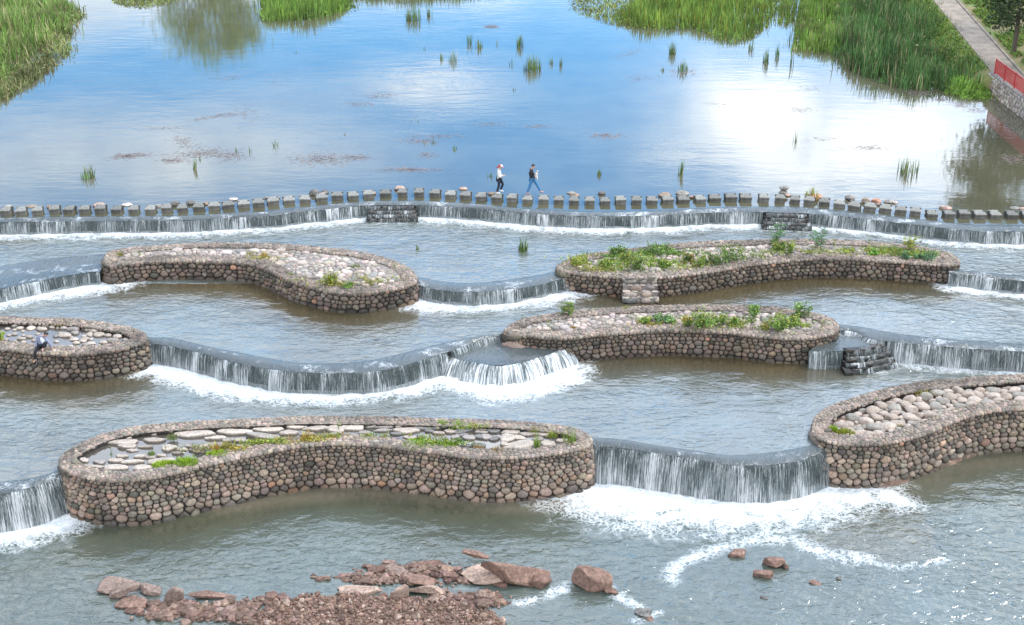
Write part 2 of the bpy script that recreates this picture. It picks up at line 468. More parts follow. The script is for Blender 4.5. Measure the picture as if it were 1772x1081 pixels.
LIP1 = [(-260,385),(-100,385),(0,384.6),(100,383),(200,382),(300,381),(350,379.6),(400,376),(450,374.5),(500,369.4),(550,363.5),(600,358.4),(640,355.5),(720,355),(760,356.7),(800,359),(850,362.6),(900,367.7),(950,371),(1000,373.6),(1050,374.5),(1100,373.6),(1150,372),(1200,369),(1250,367),(1300,366.4),(1350,367.7),(1400,369.4),(1450,373.6),(1500,378.7),(1550,384.5),(1600,390.6),(1650,396.5),(1700,399.9),(1772,400.5),(1900,402),(2050,403)]
TOP1 = [(x, y - (8.5 if x < 1350 else 11)) for x, y in LIP1]
LIP2A = [(-260,548),(-100,522),(0,500),(51,489.6),(101.6,479.5),(152,471.5),(192,469.5)]
TOP2A = [(-260,500),(-100,474),(0,460),(51,452),(101.6,446),(152,442),(192,440.5)]
LIP2B = [(712,489),(742,498),(770,502.5),(803,505),(854,503),(905,498),(939,491),(972.5,482),(1000,478.5)]
TOP2B = [(708,478),(742,483),(770,487),(803,489.6),(854,486.5),(905,480),(939,474.4),(972.5,468.5),(1000,465)]
LIP2C = [(1640,472.5),(1660,474),(1685,476),(1705,479),(1733,482.5),(1772,486),(1900,494),(2050,500)]
TOP2C = [(1640,467),(1660,467.5),(1685,469),(1705,471),(1733,474),(1772,477),(1900,484),(2050,490)]
LIP3A = [(240,588),(252,592.8),(305,601),(355.5,613),(406,626.7),(457,636.8),(508,643.6),(559,645.5),(600,645),(651,642),(701.6,631.7),(745.6,618),(775,609),(801,599),(831.4,588),(872,580),(890,578)]
TOP3A = [(240,580),(252,582.6),(305,586.5),(355.5,598),(406,608),(457,618),(508,626.7),(559,629),(600,627.7),(651,621.6),(701.6,609.7),(745.6,598.5),(775,592),(801,586),(831.4,581),(872,575.5),(890,574)]
LIP3B = [(1440,568),(1451,570.5),(1481.6,575.5),(1506,586.7),(1534.4,590),(1583,594.5),(1644,600),(1705,605),(1740,606.5),(1800,610),(1950,616),(2100,620)]
TOP3B = [(1440,560),(1451,561),(1481.6,564),(1506,568.5),(1534.4,574),(1583,581),(1644,586.5),(1705,591),(1740,593),(1800,596),(1950,602),(2100,606)]
LIP4A = [(-260,878),(-100,866),(0,854.5),(34,849),(68,839),(101.6,825.7),(126,816)]
TOP4A = [(-260,850),(-100,843),(0,834),(34,830),(68,824),(101.6,813),(126,802)]
LIP4B = [(1015,769),(1028,770.6),(1074,775),(1142,785),(1200,794),(1240,801),(1273.6,804.5),(1324,804.5),(1375,799),(1409,788.5),(1428,779),(1445,765)]
TOP4B = [(1015,756),(1028,757),(1074,760),(1142,771),(1200,779),(1240,785),(1273.6,787.5),(1324,784),(1375,776),(1409,768),(1428,760),(1445,748)]

C1 = TOP1
C2 = TOP2A + [(300,445),(400,447),(500,455),(600,470),(660,477)] + TOP2B + [(1080,463),(1200,458),(1300,450),(1400,446),(1500,447),(1600,457)] + TOP2C
C3 = [(-260,582),(0,584),(150,584),(210,581)] + TOP3A + [(1000,570),(1100,562),(1250,562),(1380,566)] + TOP3B
C4 = TOP4A + [(160,800),(250,790),(350,777),(450,766),(600,757),(800,762),(950,766)] + TOP4B + [(1470,735),(1550,716),(1650,698),(1772,684),(1900,680),(2100,676)]

def ycurve(pts, z):
    p = catmull(np.array([P(x, y, z) for x, y in pts]), sub=6)
    o = np.argsort(p[:, 0]); return p[o, 0], p[o, 1]

def dist_poly(X, Y, pl):
    d = np.full(X.shape, 1e9)
    for i in range(len(pl) - 1):
        a, b = pl[i, :2], pl[i + 1, :2]; ab = b - a; L2 = (ab ** 2).sum() + 1e-9
        t = np.clip(((X - a[0]) * ab[0] + (Y - a[1]) * ab[1]) / L2, 0, 1)
        d = np.minimum(d, np.hypot(X - a[0] - t * ab[0], Y - a[1] - t * ab[1]))
    return d

FO = {}   # fall base lines per pool: (polyline, foam width, strength, aeration width)
def foamline(pool, pts, z, wid, st=1.0, aw=None): FO.setdefault(pool, []).append((np.array([P(x, y, z) for x, y in pts]), wid, st, aw if aw is not None else wid * 2.2))
foamline(1, [(x, y + 17.5) for x, y in LIP1], Z1, 1.5, 1.15, 2.8)
foamline(2, [(-260,566),(0,514),(51,504),(101,497),(152,491),(197,485)], Z2, 2.0, 1.25, 4)
foamline(2, [(715,517),(760,520),(803,521),(871,517),(939,507),(995,497)], Z2, 1.8, 1.3, 5)
foamline(2, [(1644,494),(1685,500),(1733,504),(1772,508),(2050,522)], Z2, 1.1, 1.1, 2.5)
foamline(3, [(252,628),(305,638.5),(355.5,653.8),(406,666),(457,672),(508,676),(600,676),(651,671),(701.6,663),(745.6,652),(780,643)], Z3, 1.7, 1.2, 4.5)
foamline(3, [(780,640),(821,652),(862,662),(892,658),(923,650),(960,640)], Z3, 2.3, 1.3, 6)
foamline(3, [(1540,620),(1583,624),(1644,630),(1705,634.5),(1772,638),(2100,650)], Z3, 1.2, 1.1, 3)
foamline(3, [(1408,632),(1455,633),(1480,642),(1520,642),(1550,636)], Z3, 0.35, 0.75, 1.5)
foamline(4, [(-260,935),(0,914),(51,907),(101.6,893),(135,880)], Z4, 2.0, 1.25, 7)
foamline(4, [(1022,838),(1074,850),(1142,858),(1240,862),(1324,860),(1400,848),(1450,832)], Z4, 3.4, 1.15, 9)
foamline(4, [(1450,832),(1500,842),(1560,870)], Z4, 1.2, 0.9, 2)
foamline(4, [(1160,1000),(1175,975),(1215,958),(1290,938),(1375,930),(1395,948),(1450,962),(1500,968)], Z4, 0.6, 0.62, 1)
foamline(4, [(1500,972),(1545,983),(1600,979),(1640,970)], Z4, 0.3, 0.5, 0.5)
foamline(4, [(900,1045),(950,1030),(985,1012)], Z4, 0.4, 0.6, 1)
foamline(4, [(1045,1012),(1085,1040),(1110,1055)], Z4, 0.4, 0.6, 1)
foamline(4, [(1100,1075),(1140,1060)], Z4, 0.3, 0.6, 1)

def inpoly(X, Y, poly):
    c = np.zeros(X.shape, bool); n = len(poly)
    for i in range(n):
        x1, y1 = poly[i][:2]; x2, y2 = poly[(i + 1) % n][:2]
        m = ((y1 > Y) != (y2 > Y)) & (X < (x2 - x1) * (Y - y1) / (y2 - y1 + 1e-12) + x1)
        c ^= m
    return c

ISL = {
 'B': ([(180,449),(190,435),(217,429),(271,424),(339,420),(406,419.5),(474,421),(542,426),(600,432),(634,437),(668,446),(695,456),(712,467),(720,480),(716,488),(702,494),(668,501),(634,505),(600,506),(576,503.5),(542,496),(508,486),(474,470),(450,460),(423,454),(372,451),(305,450),(254,452),(220,455),(193,459),(183,456)], -0.42, Z2, Z1),
 'A': ([(964,462.5),(972,454),(996,444),(1030,437),(1080,430.5),(1121,426),(1190,419),(1243,416),(1324,414),(1400,412.8),(1449,414),(1502,417),(1553,421),(1613,429.5),(1644,437.6),(1657,447),(1658,455),(1645,457.5),(1624,457),(1583,454),(1553,452.5),(1522,450),(1481,447.5),(1420,446.5),(1365,449.8),(1304,456),(1263,463),(1223,470),(1182,475),(1137,479),(1080,479),(1040,476.5),(1006,473),(979,469)], -0.42, Z2, Z1),
 'C': ([(-170,552),(-80,548),(0,547),(68,548.8),(125,550.5),(169,556),(220,564),(245,572.5),(252,582),(248,590),(220,599.6),(169,608.7),(118.5,611.4),(68,609.5),(0,602),(-80,597),(-170,592)], -1.13, Z3, Z2),
 'D': ([(875,573),(877,566),(886,559),(910,550),(955,542),(1006,535.5),(1074,531),(1142,528),(1202,526.5),(1256,527),(1324,529),(1375,535),(1409,541),(1436,549),(1448,558),(1449,568),(1440,575),(1409,582),(1375,584),(1324,581),(1273,574.5),(1223,572),(1172,570.5),(1108,572),(1040,577),(989,582.5),(955,582.5),(920,580),(885,577)], -1.17, Z3, Z2),
 'E': ([(104,797.5),(109,787),(130.5,772),(171,753),(222,739.6),(283,732.5),(364,727),(460,723),(520,720),(583,719.7),(684,721),(781,724),(862,726.4),(923,730.5),(985,738),(1012,748),(1023,760),(1016,769),(984,779),(923,787),(883,790),(822,789.4),(781,785),(720,777),(644,768),(583,766),(530,769),(481,777),(420,789),(344,805.6),(303,816),(262,824.5),(222,829),(181,828.5),(140,822),(114,811)], -2.05, Z4, Z3),
 'F': ([(1408,736),(1413,720),(1431,705),(1463,692.5),(1505,679),(1557,666.5),(1610,659),(1673,653.6),(1736,648.4),(1800,645.5),(1900,643),(2020,642),(2130,650),(2170,668),(2140,690),(2020,700),(1900,703),(1810,705),(1740,707),(1700,713),(1660,724),(1620,741),(1580,755),(1540,764),(1500,767),(1465,766.5),(1438,763),(1418,756),(1409,747)], -2.05, Z4, Z3),
}
def pool(k, z, back, front, x0, x1, dx, dy, mat, name, rip=0.012):
    xs = np.arange(x0, x1 + dx, dx)
    yb = np.interp(xs, *back) if isinstance(back, tuple) else np.full(len(xs), float(back))
    yf = np.interp(xs, *front) if isinstance(front, tuple) else np.full(len(xs), float(front))
    nr = int(abs(yb - yf).max() / dy) + 2
    t = np.linspace(0, 1, nr)
    if k == 0: t = t ** 0.5
    X = np.repeat(xs[None], nr, 0); Y = yb[None] * (1 - t[:, None]) + yf[None] * t[:, None]
    fm = np.zeros(X.shape); ae = np.zeros(X.shape); sh = np.zeros(X.shape)
    for (pl, wd, st, aw) in FO.get(k, []):
        d = dist_poly(X, Y, pl)
        fm = np.maximum(fm, st * np.clip(1 - d / wd, 0, 1) ** 0.8); ae = np.maximum(ae, np.clip(1 - d / aw, 0, 1) * min(1, st))
    # still brown water lies in the lee of the planters, grey aerated water in the current
    calm = np.zeros(X.shape)
    for key, (pxo, zt_i, zb_i, _) in ISL.items():
        if zb_i != z: continue
        ol = np.array([P(x_, y_, zt_i) for x_, y_ in pxo]); ol = np.vstack([ol, ol[:1]]); mid = np.interp(X, np.sort(ol[:, 0]), np.full(len(ol), ol[:, 1].mean()))
        calm = np.maximum(calm, np.clip(1.35 - dist_poly(X, Y, ol) / 2.2, 0, 1) * (Y < mid))
    if k > 0:
        nz = fbm(X * 0.35, Y * 0.5, 70 + k, 3)
        ae = np.clip(np.maximum(ae, 0.35 + 0.6 * nz) * (1 - calm * (0.95 - 0.35 * ae)), 0, 1)
    fade = np.clip((Y - yf[None]) / 0.5, 0, 1) if k < 4 else 1.0
    lump = (fbm(X * 2.2, Y * 2.2, 5 + k, 3) - 0.35) * 0.12 * np.clip(fm, 0, 1)
    rp = (fbm(X * 1.1, Y * 1.7, 50 + k, 3) - 0.5) * rip * 4
    Zz = z + (lump + rp) * fade
    if k == 4:
        slab = [P(*q, Z4) for q in [(1384,930),(1400,950),(1470,966),(1540,982),(1600,978),(1637,969),(1628,935),(1606,895),(1580,872),(1500,880),(1420,900)]]
        m = inpoly(X, Y, slab); dd = dist_poly(X, Y, np.array(slab + slab[:1]))
        f = np.where(m, np.clip(dd / 0.3, 0, 1), 0); Zz = Zz + f * 0.05; sh = np.maximum(sh, f * 0.5); ae *= 1 - 0.3 * f
        b = np.array([P(*q, Z4) for q in [(380,875),(500,858),(620,848),(750,856),(860,870),(960,872),(1010,850)]])
        d = dist_poly(X, Y, b); sh = np.maximum(sh, np.clip(1.25 - d / 0.7, 0, 1) * 0.9)
        b = np.array([P(*q, Z4) for q in [(1560,840),(1640,812),(1720,795),(1800,790)]])
        d = dist_poly(X, Y, b); sh = np.maximum(sh, np.clip(1 - d / 2.0, 0, 1) * 0.6)
    V = np.stack([X.ravel(), Y.ravel(), Zz.ravel()], 1)
    o = build(name, V, [grid_faces(nr, len(xs))[:, ::-1]], mat, attrs={'foam': fm.ravel(), 'aer': ae.ravel() ** 1.3 * 0.9, 'shallow': sh.ravel(), 'calm': np.clip(calm * (1 - fm), 0, 1).ravel()})
    return prop(o, kind='structure')

bedx = np.linspace(-150, 150, 31); bedy = np.linspace(8, 330, 33); BX, BY = np.meshgrid(bedx, bedy)
prop(build('riverbed', np.stack([BX.ravel(), BY.ravel(), np.full(BX.size, Z4 - 0.35)], 1), [grid_faces(33, 31)], M_MUD), kind='structure')
cv1, cv2, cv3, cv4 = ycurve(C1, Z0), ycurve(C2, Z1), ycurve(C3, Z2), ycurve(C4, Z3)
shift = lambda c, d: (c[0], c[1] + d)
pool(0, Z0, 260, cv1, -75, 75, 0.5, 0.6, M_W0, 'pond_water', rip=0.0)
pool(1, Z1, shift(cv1, 0.3), cv2, -34, 34, 0.11, 0.11, M_W1, 'upper_basin_water')
pool(2, Z2, shift(cv2, 0.3), cv3, -32, 32, 0.11, 0.11, M_W1, 'middle_basin_water')
pool(3, Z3, shift(cv3, 0.3), cv4, -30, 30, 0.11, 0.11, M_W1, 'lower_basin_water')
pool(4, Z4, shift(cv4, 0.3), 24.0, -28, 28, 0.11, 0.11, M_W4, 'river_water', rip=0.016)

# ------------------------------------------------------------------ weirs
def ledge_mesh(name, top, lip, ztop, parent, nsub=9, mat=None, step2=None, bulge=0.02):
    A = pxline(top, ztop, 0.1); B = pxline(lip, ztop - AP, 0.1)
    n = max(len(A), len(B)); u = np.linspace(0, 1, n)
    rs_ = lambda p: np.stack([np.interp(u, np.linspace(0, 1, len(p)), p[:, k]) for k in range(3)], 1)
    # pair by x so that the strips run straight downstream
    xs = np.linspace(max(A[0, 0], B[0, 0]), min(A[-1, 0], B[-1, 0]), n)
    A = np.stack([xs, np.interp(xs, A[:, 0], A[:, 1]), np.full(n, ztop)], 1); B = np.stack([xs, np.interp(xs, B[:, 0], B[:, 1]), np.full(n, ztop - AP)], 1)
    rows = []
    for i in range(nsub):
        t = i / (nsub - 1); r = A * (1 - t) + B * t
        z = ztop - AP * t ** 1.5 + bulge * math.sin(math.pi * t)
        if step2: z = ztop + 0.03 - (0.05 if t < 0.25 else AP + 0.02 if t > 0.35 else 0.05 + (AP - 0.03) * (t - 0.25) * 10)
        if i == 0: z = ztop - 0.004
        r[:, 2] = z + (fbm(r[:, 0] * 2.5, r[:, 1] * 2.5, 9, 3) - 0.5) * 0.035 * (0.2 if i == 0 else 1)
        rows.append(r)
    V = np.concatenate(rows); X, Y = V[:, 0], V[:, 1]
    t = np.repeat(np.linspace(0, 1, nsub), n)
    fm = np.clip((fbm(X * 1.2, Y * 2.5, 21, 3) - 0.45) * 1.4, 0, 0.42) * np.clip(t * 3, 0, 1)
    build(name, V, [grid_faces(nsub, n)[:, ::-1]], mat or M_LEDGE, parent, attrs={'foam': fm, 'aer': np.clip(0.5 - 0.4 * t + fbm(X, Y, 4) * 0.3, 0, 1), 'shallow': np.zeros(len(V))})
    return B

def curtain(name, L, drop, mat, parent, off=None, layers=2, rag=0.03, seed=0, rows=10, lean=1.0):
    """falling sheet from lip polyline L (N,3)"""
    q = resample(L, 0.05); pth = Path(q, smooth_n=12)
    n = len(q); N_ = pth.nn.copy(); N_[N_[:, 1] > 0] *= -1
    off = off if off is not None else 0.10 + 0.16 * math.sqrt(drop)
    off *= lean
    Vs, Fs, Us = [], [], []; o = 0
    s = pth.s[:n]
    for l in range(layers):
        for i in range(rows):
            t = i / (rows - 1)
            out = off * t - l * 0.05 + (fbm(s * 7 + l * 31, s * 0 + t * 1.2, seed + l, 3) - 0.5) * rag * 2.5 * (0.3 + t)
            z = q[:, 2] - l * 0.015 + (0.012 if l == 0 else 0) - drop * (0.12 * t + 0.88 * t * t) * 1.02 - (vnoise(s * 3, s * 0, seed + 5) * 0.03 if i == 0 else 0)
            Vs.append(np.stack([q[:, 0] + N_[:, 0] * out, q[:, 1] + N_[:, 1] * out, z], 1)); Us.append(np.stack([s + l * 57.3 + seed * 3.1, np.full(n, t * drop * 1.0 + 0.4)], 1))
        Fs.append(grid_faces(rows, n, o)[:, ::-1]); o += rows * n
    return build(name, np.concatenate(Vs), Fs, mat, parent, uv=np.concatenate(Us))

def weir_wall(name, L, zt, zb, parent, back=0.09):
    q = resample(L, 0.08); pth = Path(q, smooth_n=12); N_ = pth.nn.copy(); N_[N_[:, 1] > 0] *= -1
    rows = 9; Vs = []
    for i in range(rows):
        t = i / (rows - 1); z = zt * (1 - t) + zb * t
        blk = (fbm(pth.s[:len(q)] * 2.6, np.full(len(q), t * 2.2), 31, 3) - 0.5) * 0.12
        out = -back + blk * (1 if 0 < i else 0.3)
        Vs.append(np.stack([q[:, 0] + N_[:, 0] * out, q[:, 1] + N_[:, 1] * out, np.full(len(q), z)], 1))
    return build(name, np.concatenate(Vs), [grid_faces(rows, len(q))[:, ::-1]], M_DARKW, parent)

def weir(top, lip, ztop, zbot, label, mat, split=None, step2=False, rag=0.03, seed=0, layers=2, lean=1.0):
    c = P(*lip[len(lip) // 2], zbot)
    root = prop(empty('weir', c), label, 'weir', 'curved weirs between the stone planters')
    B = ledge_mesh('ledge', top, lip, ztop, root, step2=step2)
    zl = ztop - AP
    weir_wall('stone_face', B, zl - 0.03, zbot - 0.3, root)
    if split is None: curtain('water_curtain', B, zl - zbot + 0.03, mat, root, seed=seed, rag=rag, layers=layers, lean=lean)
    else:
        for (xa, xb, zb, mt) in split:
            a = P(xa, 500, zl)[0]; b_ = P(xb, 500, zl)[0]
            # limits are photo columns at the lip itself
            k = [i for i in range(len(B)) if xa <= CX + F_PX * B[i, 0] / (B[i, 1] * math.cos(PITCH) + (CAM_H - B[i, 2]) * math.sin(PITCH)) <= xb]
            if len(k) > 3: curtain('water_curtain', B[k[0]:k[-1] + 1], zl - zb + 0.03, mt, root, seed=seed + int(xa), rag=rag, layers=layers)
    return root

weir(TOP1, LIP1, Z0, Z1, 'long low wavy weir with thin falling water below the stepping stones', M_FALL1, seed=1, rag=0.035,
     split=[(-300, 642, Z1, M_FALL1), (718, 1322, Z1, M_FALL1), (1398, 2100, Z1, M_FALL1)])
weir(TOP2A, LIP2A, Z1, Z2, 'curved weir with a broad grey ledge left of the upper left planter', M_FALL2, step2=True, seed=2)
weir(TOP2B, LIP2B, Z1, Z2, 'curved weir between the two upper stone planters', M_FALL2, seed=3)
weir(TOP2C, LIP2C, Z1, Z2, 'short weir running off from the right tip of the long upper right planter', M_FALL1, seed=4)
weir(TOP3A, LIP3A, Z2, Z3, 'wide bowed weir between the planter where the man sits and the middle right planter', M_FALL2, seed=5,
     split=[(200, 776, Z3, M_FALL2), (777, 900, -1.74, M_FALL2)])
weir(TOP3B, LIP3B, Z2, Z3, 'sheer curtain weir right of the curved wet steps', M_FALL1, seed=6, split=[(1440, 1533, -1.62, M_FALL1), (1534, 2200, Z3, M_FALL1)])
weir(TOP4A, LIP4A, Z3, Z4, 'tall weir pouring past the left tip of the front stone planter', M_FALL3, seed=7)
weir(TOP4B, LIP4B, Z3, Z4, 'tall bowed weir between the front planter and the boulder filled right planter', M_FALL3, seed=8, lean=1.25)

def loft(A, B, n, rows=8):
    f = lambda p: np.stack([np.interp(np.linspace(0, 1, n), np.linspace(0, 1, len(p)), p[:, k]) for k in range(3)], 1)
    a, b = f(A), f(B); return np.concatenate([a * (1 - t) + b * t for t in np.linspace(0, 1, rows)]), [grid_faces(rows, n)[:, ::-1]]

def terrace(backpx, frontpx, z, label):
    A = pxline(backpx, z); B = pxline(frontpx, z); root = prop(empty('weir_terrace', P(*frontpx[2], z)), label, 'terrace')
    V, Fc = loft(A, B, 120, 16); X, Y = V[:, 0], V[:, 1]
    V[:, 2] += (fbm(X * 2.5, Y * 2.5, 3, 3) - 0.5) * 0.05
    t = np.repeat(np.linspace(0, 1, 16), 120)
    build('water_sheet', V, Fc, M_LEDGE, root, attrs={'foam': np.clip(0.75 - t * 2.4, 0, 1), 'aer': np.clip(0.75 - t * 0.4, 0, 1), 'shallow': np.zeros(len(V))})
    return root, B
t3a, B3a = terrace([(772,612),(801,602),(831,592),(865,585),(905,596),(960,603)], [(774,615),(800,623),(830,629),(862,632),(892,629),(925,621),(955,611),(985,598)], -1.74,
                   'low step of shallow grey water breaking into white foam left of the middle right planter')
weir_wall('stone_face', B3a, -1.76, Z3 - 0.3, t3a, back=0.08)
curtain('water_curtain', B3a, -1.76 - Z3 + 0.05, M_WHITE, t3a, off=0.6, rag=0.14, seed=40, layers=2, rows=12)
t3b, B3b = terrace([(1436,576),(1462,575),(1482,578),(1506,588.5),(1536,594)], [(1400,607),(1430,607.5),(1455,607),(1494,604),(1530,597)], -1.62,
                   'small fan shaped terrace of shallow water above the curved wet steps')
weir_wall('stone_face', B3b, -1.64, Z3 - 0.3, t3b, back=0.08)
curtain('water_curtain', B3b[:int(len(B3b) * 0.45)], -1.62 - Z3, M_FALL1, t3b, seed=44)

# ------------------------------------------------------------------ cobbled steps
STONE_COLS = [(0.285, 0.24, 0.21), (0.35, 0.285, 0.245), (0.23, 0.205, 0.185), (0.14, 0.13, 0.12), (0.315, 0.235, 0.185), (0.29, 0.265, 0.235)]
STONE_PR = [30, 22, 18, 14, 8, 8]
def steps(linepts, z_top, zb, n, tread, label, wet=True, first=0.0, rise=None, seed=0, flare=0.0):
    """linepts: (N,3) world polyline of the wall line at the top; steps go downstream from it"""
    q = resample(np.asarray(linepts), 0.1); pth = Path(q, smooth_n=6); N_ = pth.nn.copy(); N_[N_[:, 1] > 0] *= -1
    T_ = np.stack([-N_[:, 1], N_[:, 0]], 1)
    rise = rise or (z_top - zb) / n; parts = []
    root = prop(empty('stone_steps', (q[len(q) // 2, 0], q[len(q) // 2, 1], zb)), label, 'steps')
    cen = q[:, :2].mean(0)
    rs = np.random.default_rng(seed)
    for i in range(n):
        o0 = first + (i - 0.8) * tread if i else -0.15; o1 = first + (i + 1) * tread; z = z_top - i * rise
        fl = 1 + flare * i / n
        line = q[:, :2] + N_ * o1; line = cen + N_.mean(0) * o1 + (line - cen - N_.mean(0) * o1) * fl
        pf = Path(line, smooth_n=4); pf.n = np.where(pf.n[:, 1:] > 0, -pf.n, pf.n)
        def mf(s, t, h, pf=pf, z=z): p_, n_ = pf.at(s); return np.stack([p_[:, 0] + n_[:, 0] * h, p_[:, 1] + n_[:, 1] * h, z - rise + t], 1)
        sd_, w_ = rows_seeds(pf.L, rise, rise * 0.98, rise * 0.98, 2.9, seed=seed + i)
        V, Fc, vid, idx = stones(sd_, w_, np.ones(len(sd_), bool), mf, lambda s: s * 0.8, K=12, gap=0.01, tclamp=(-0.02, rise + 0.01), seed=seed + i)
        c = palette(len(idx), STONE_COLS, STONE_PR, rs) * (0.14 if wet else 0.75)
        parts.append((V, Fc, c[vid]))
        W_ = o1 - o0 + 0.02
        def mt(s, t, h, pf=pf, z=z): p_, n_ = pf.at(s); return np.stack([p_[:, 0] - n_[:, 0] * t, p_[:, 1] - n_[:, 1] * t, z + h], 1)
        sd_, w_ = rows_seeds(pf.L, W_, min(W_, 0.22), min(W_, 0.22), 1.5, seed=seed + i + 50)
        V, Fc, vid, idx = stones(sd_, w_, np.ones(len(sd_), bool), mt, lambda s: 0.015 + s * 0.12, K=10, gap=0.006, tclamp=(-0.03, W_), seed=seed + i + 9)
        Fc = [f[:, ::-1] for f in Fc]
        c = palette(len(idx), STONE_COLS, STONE_PR, rs) * (0.22 if wet else 1.0)
        parts.append((V, Fc, c[vid]))
        # solid core behind the stones
        s = np.linspace(0, pf.L, 20); p_, n_ = pf.at(s)
        lo = p_ - n_ * 0.004; bk = p_ - n_ * (W_ + 0.1)
        core = np.concatenate([np.c_[lo, np.full(20, zb - 0.3)], np.c_[lo, np.full(20, z + 0.004)], np.c_[bk, np.full(20, z + 0.004)], np.c_[bk, np.full(20, zb - 0.3)]])
        g = grid_faces(4, 20)[:, ::-1]; ends = np.array([[0, 20, 40, 60], [79, 59, 39, 19]])
        parts.append((core, [g, ends], np.tile(np.array([[0.035, 0.033, 0.03]]) if wet else np.array([[0.16, 0.14, 0.125]]), (80, 1))))
        if wet:
            lip = np.c_[line + 0 * line, np.full(len(line), z + 0.05)]
            curtain('water_trickle', lip, rise, M_FALL1, root, off=0.14, rag=0.05, seed=seed + i * 3, layers=1, rows=5)
    V, Fc, C = merge(parts)
    build('cobble_treads', V, Fc, M_WET if wet else M_STONE, root, col=C)
    return root
steps(pxline([(642,355.5),(680,355),(717,355)], Z0 - 0.08, smooth=False), Z0 - 0.12, Z1, 4, 0.22, 'dark wet cobble steps in the long weir, left of the walkers', seed=3, flare=0.26)
steps(pxline([(1325,367),(1360,368),(1396,369.5)], Z0 - 0.08, smooth=False), Z0 - 0.12, Z1, 4, 0.22, 'dark wet cobble steps with foaming water, behind the long upper right planter', seed=5, flare=0.30)
steps(pxline([(1462,606.5),(1494,604),(1529,597)], -1.62), -1.62, Z3, 4, 0.20, 'curved wet cobble steps at the right tip of the middle right planter', seed=8, flare=0.3, first=-0.05)
steps(pxline([(1078,478),(1136,478)], -0.42, smooth=False), -0.50, Z2, 4, 0.23, 'dry grey stone steps against the long upper right planter', wet=False, seed=12, flare=0.1, first=-0.04)

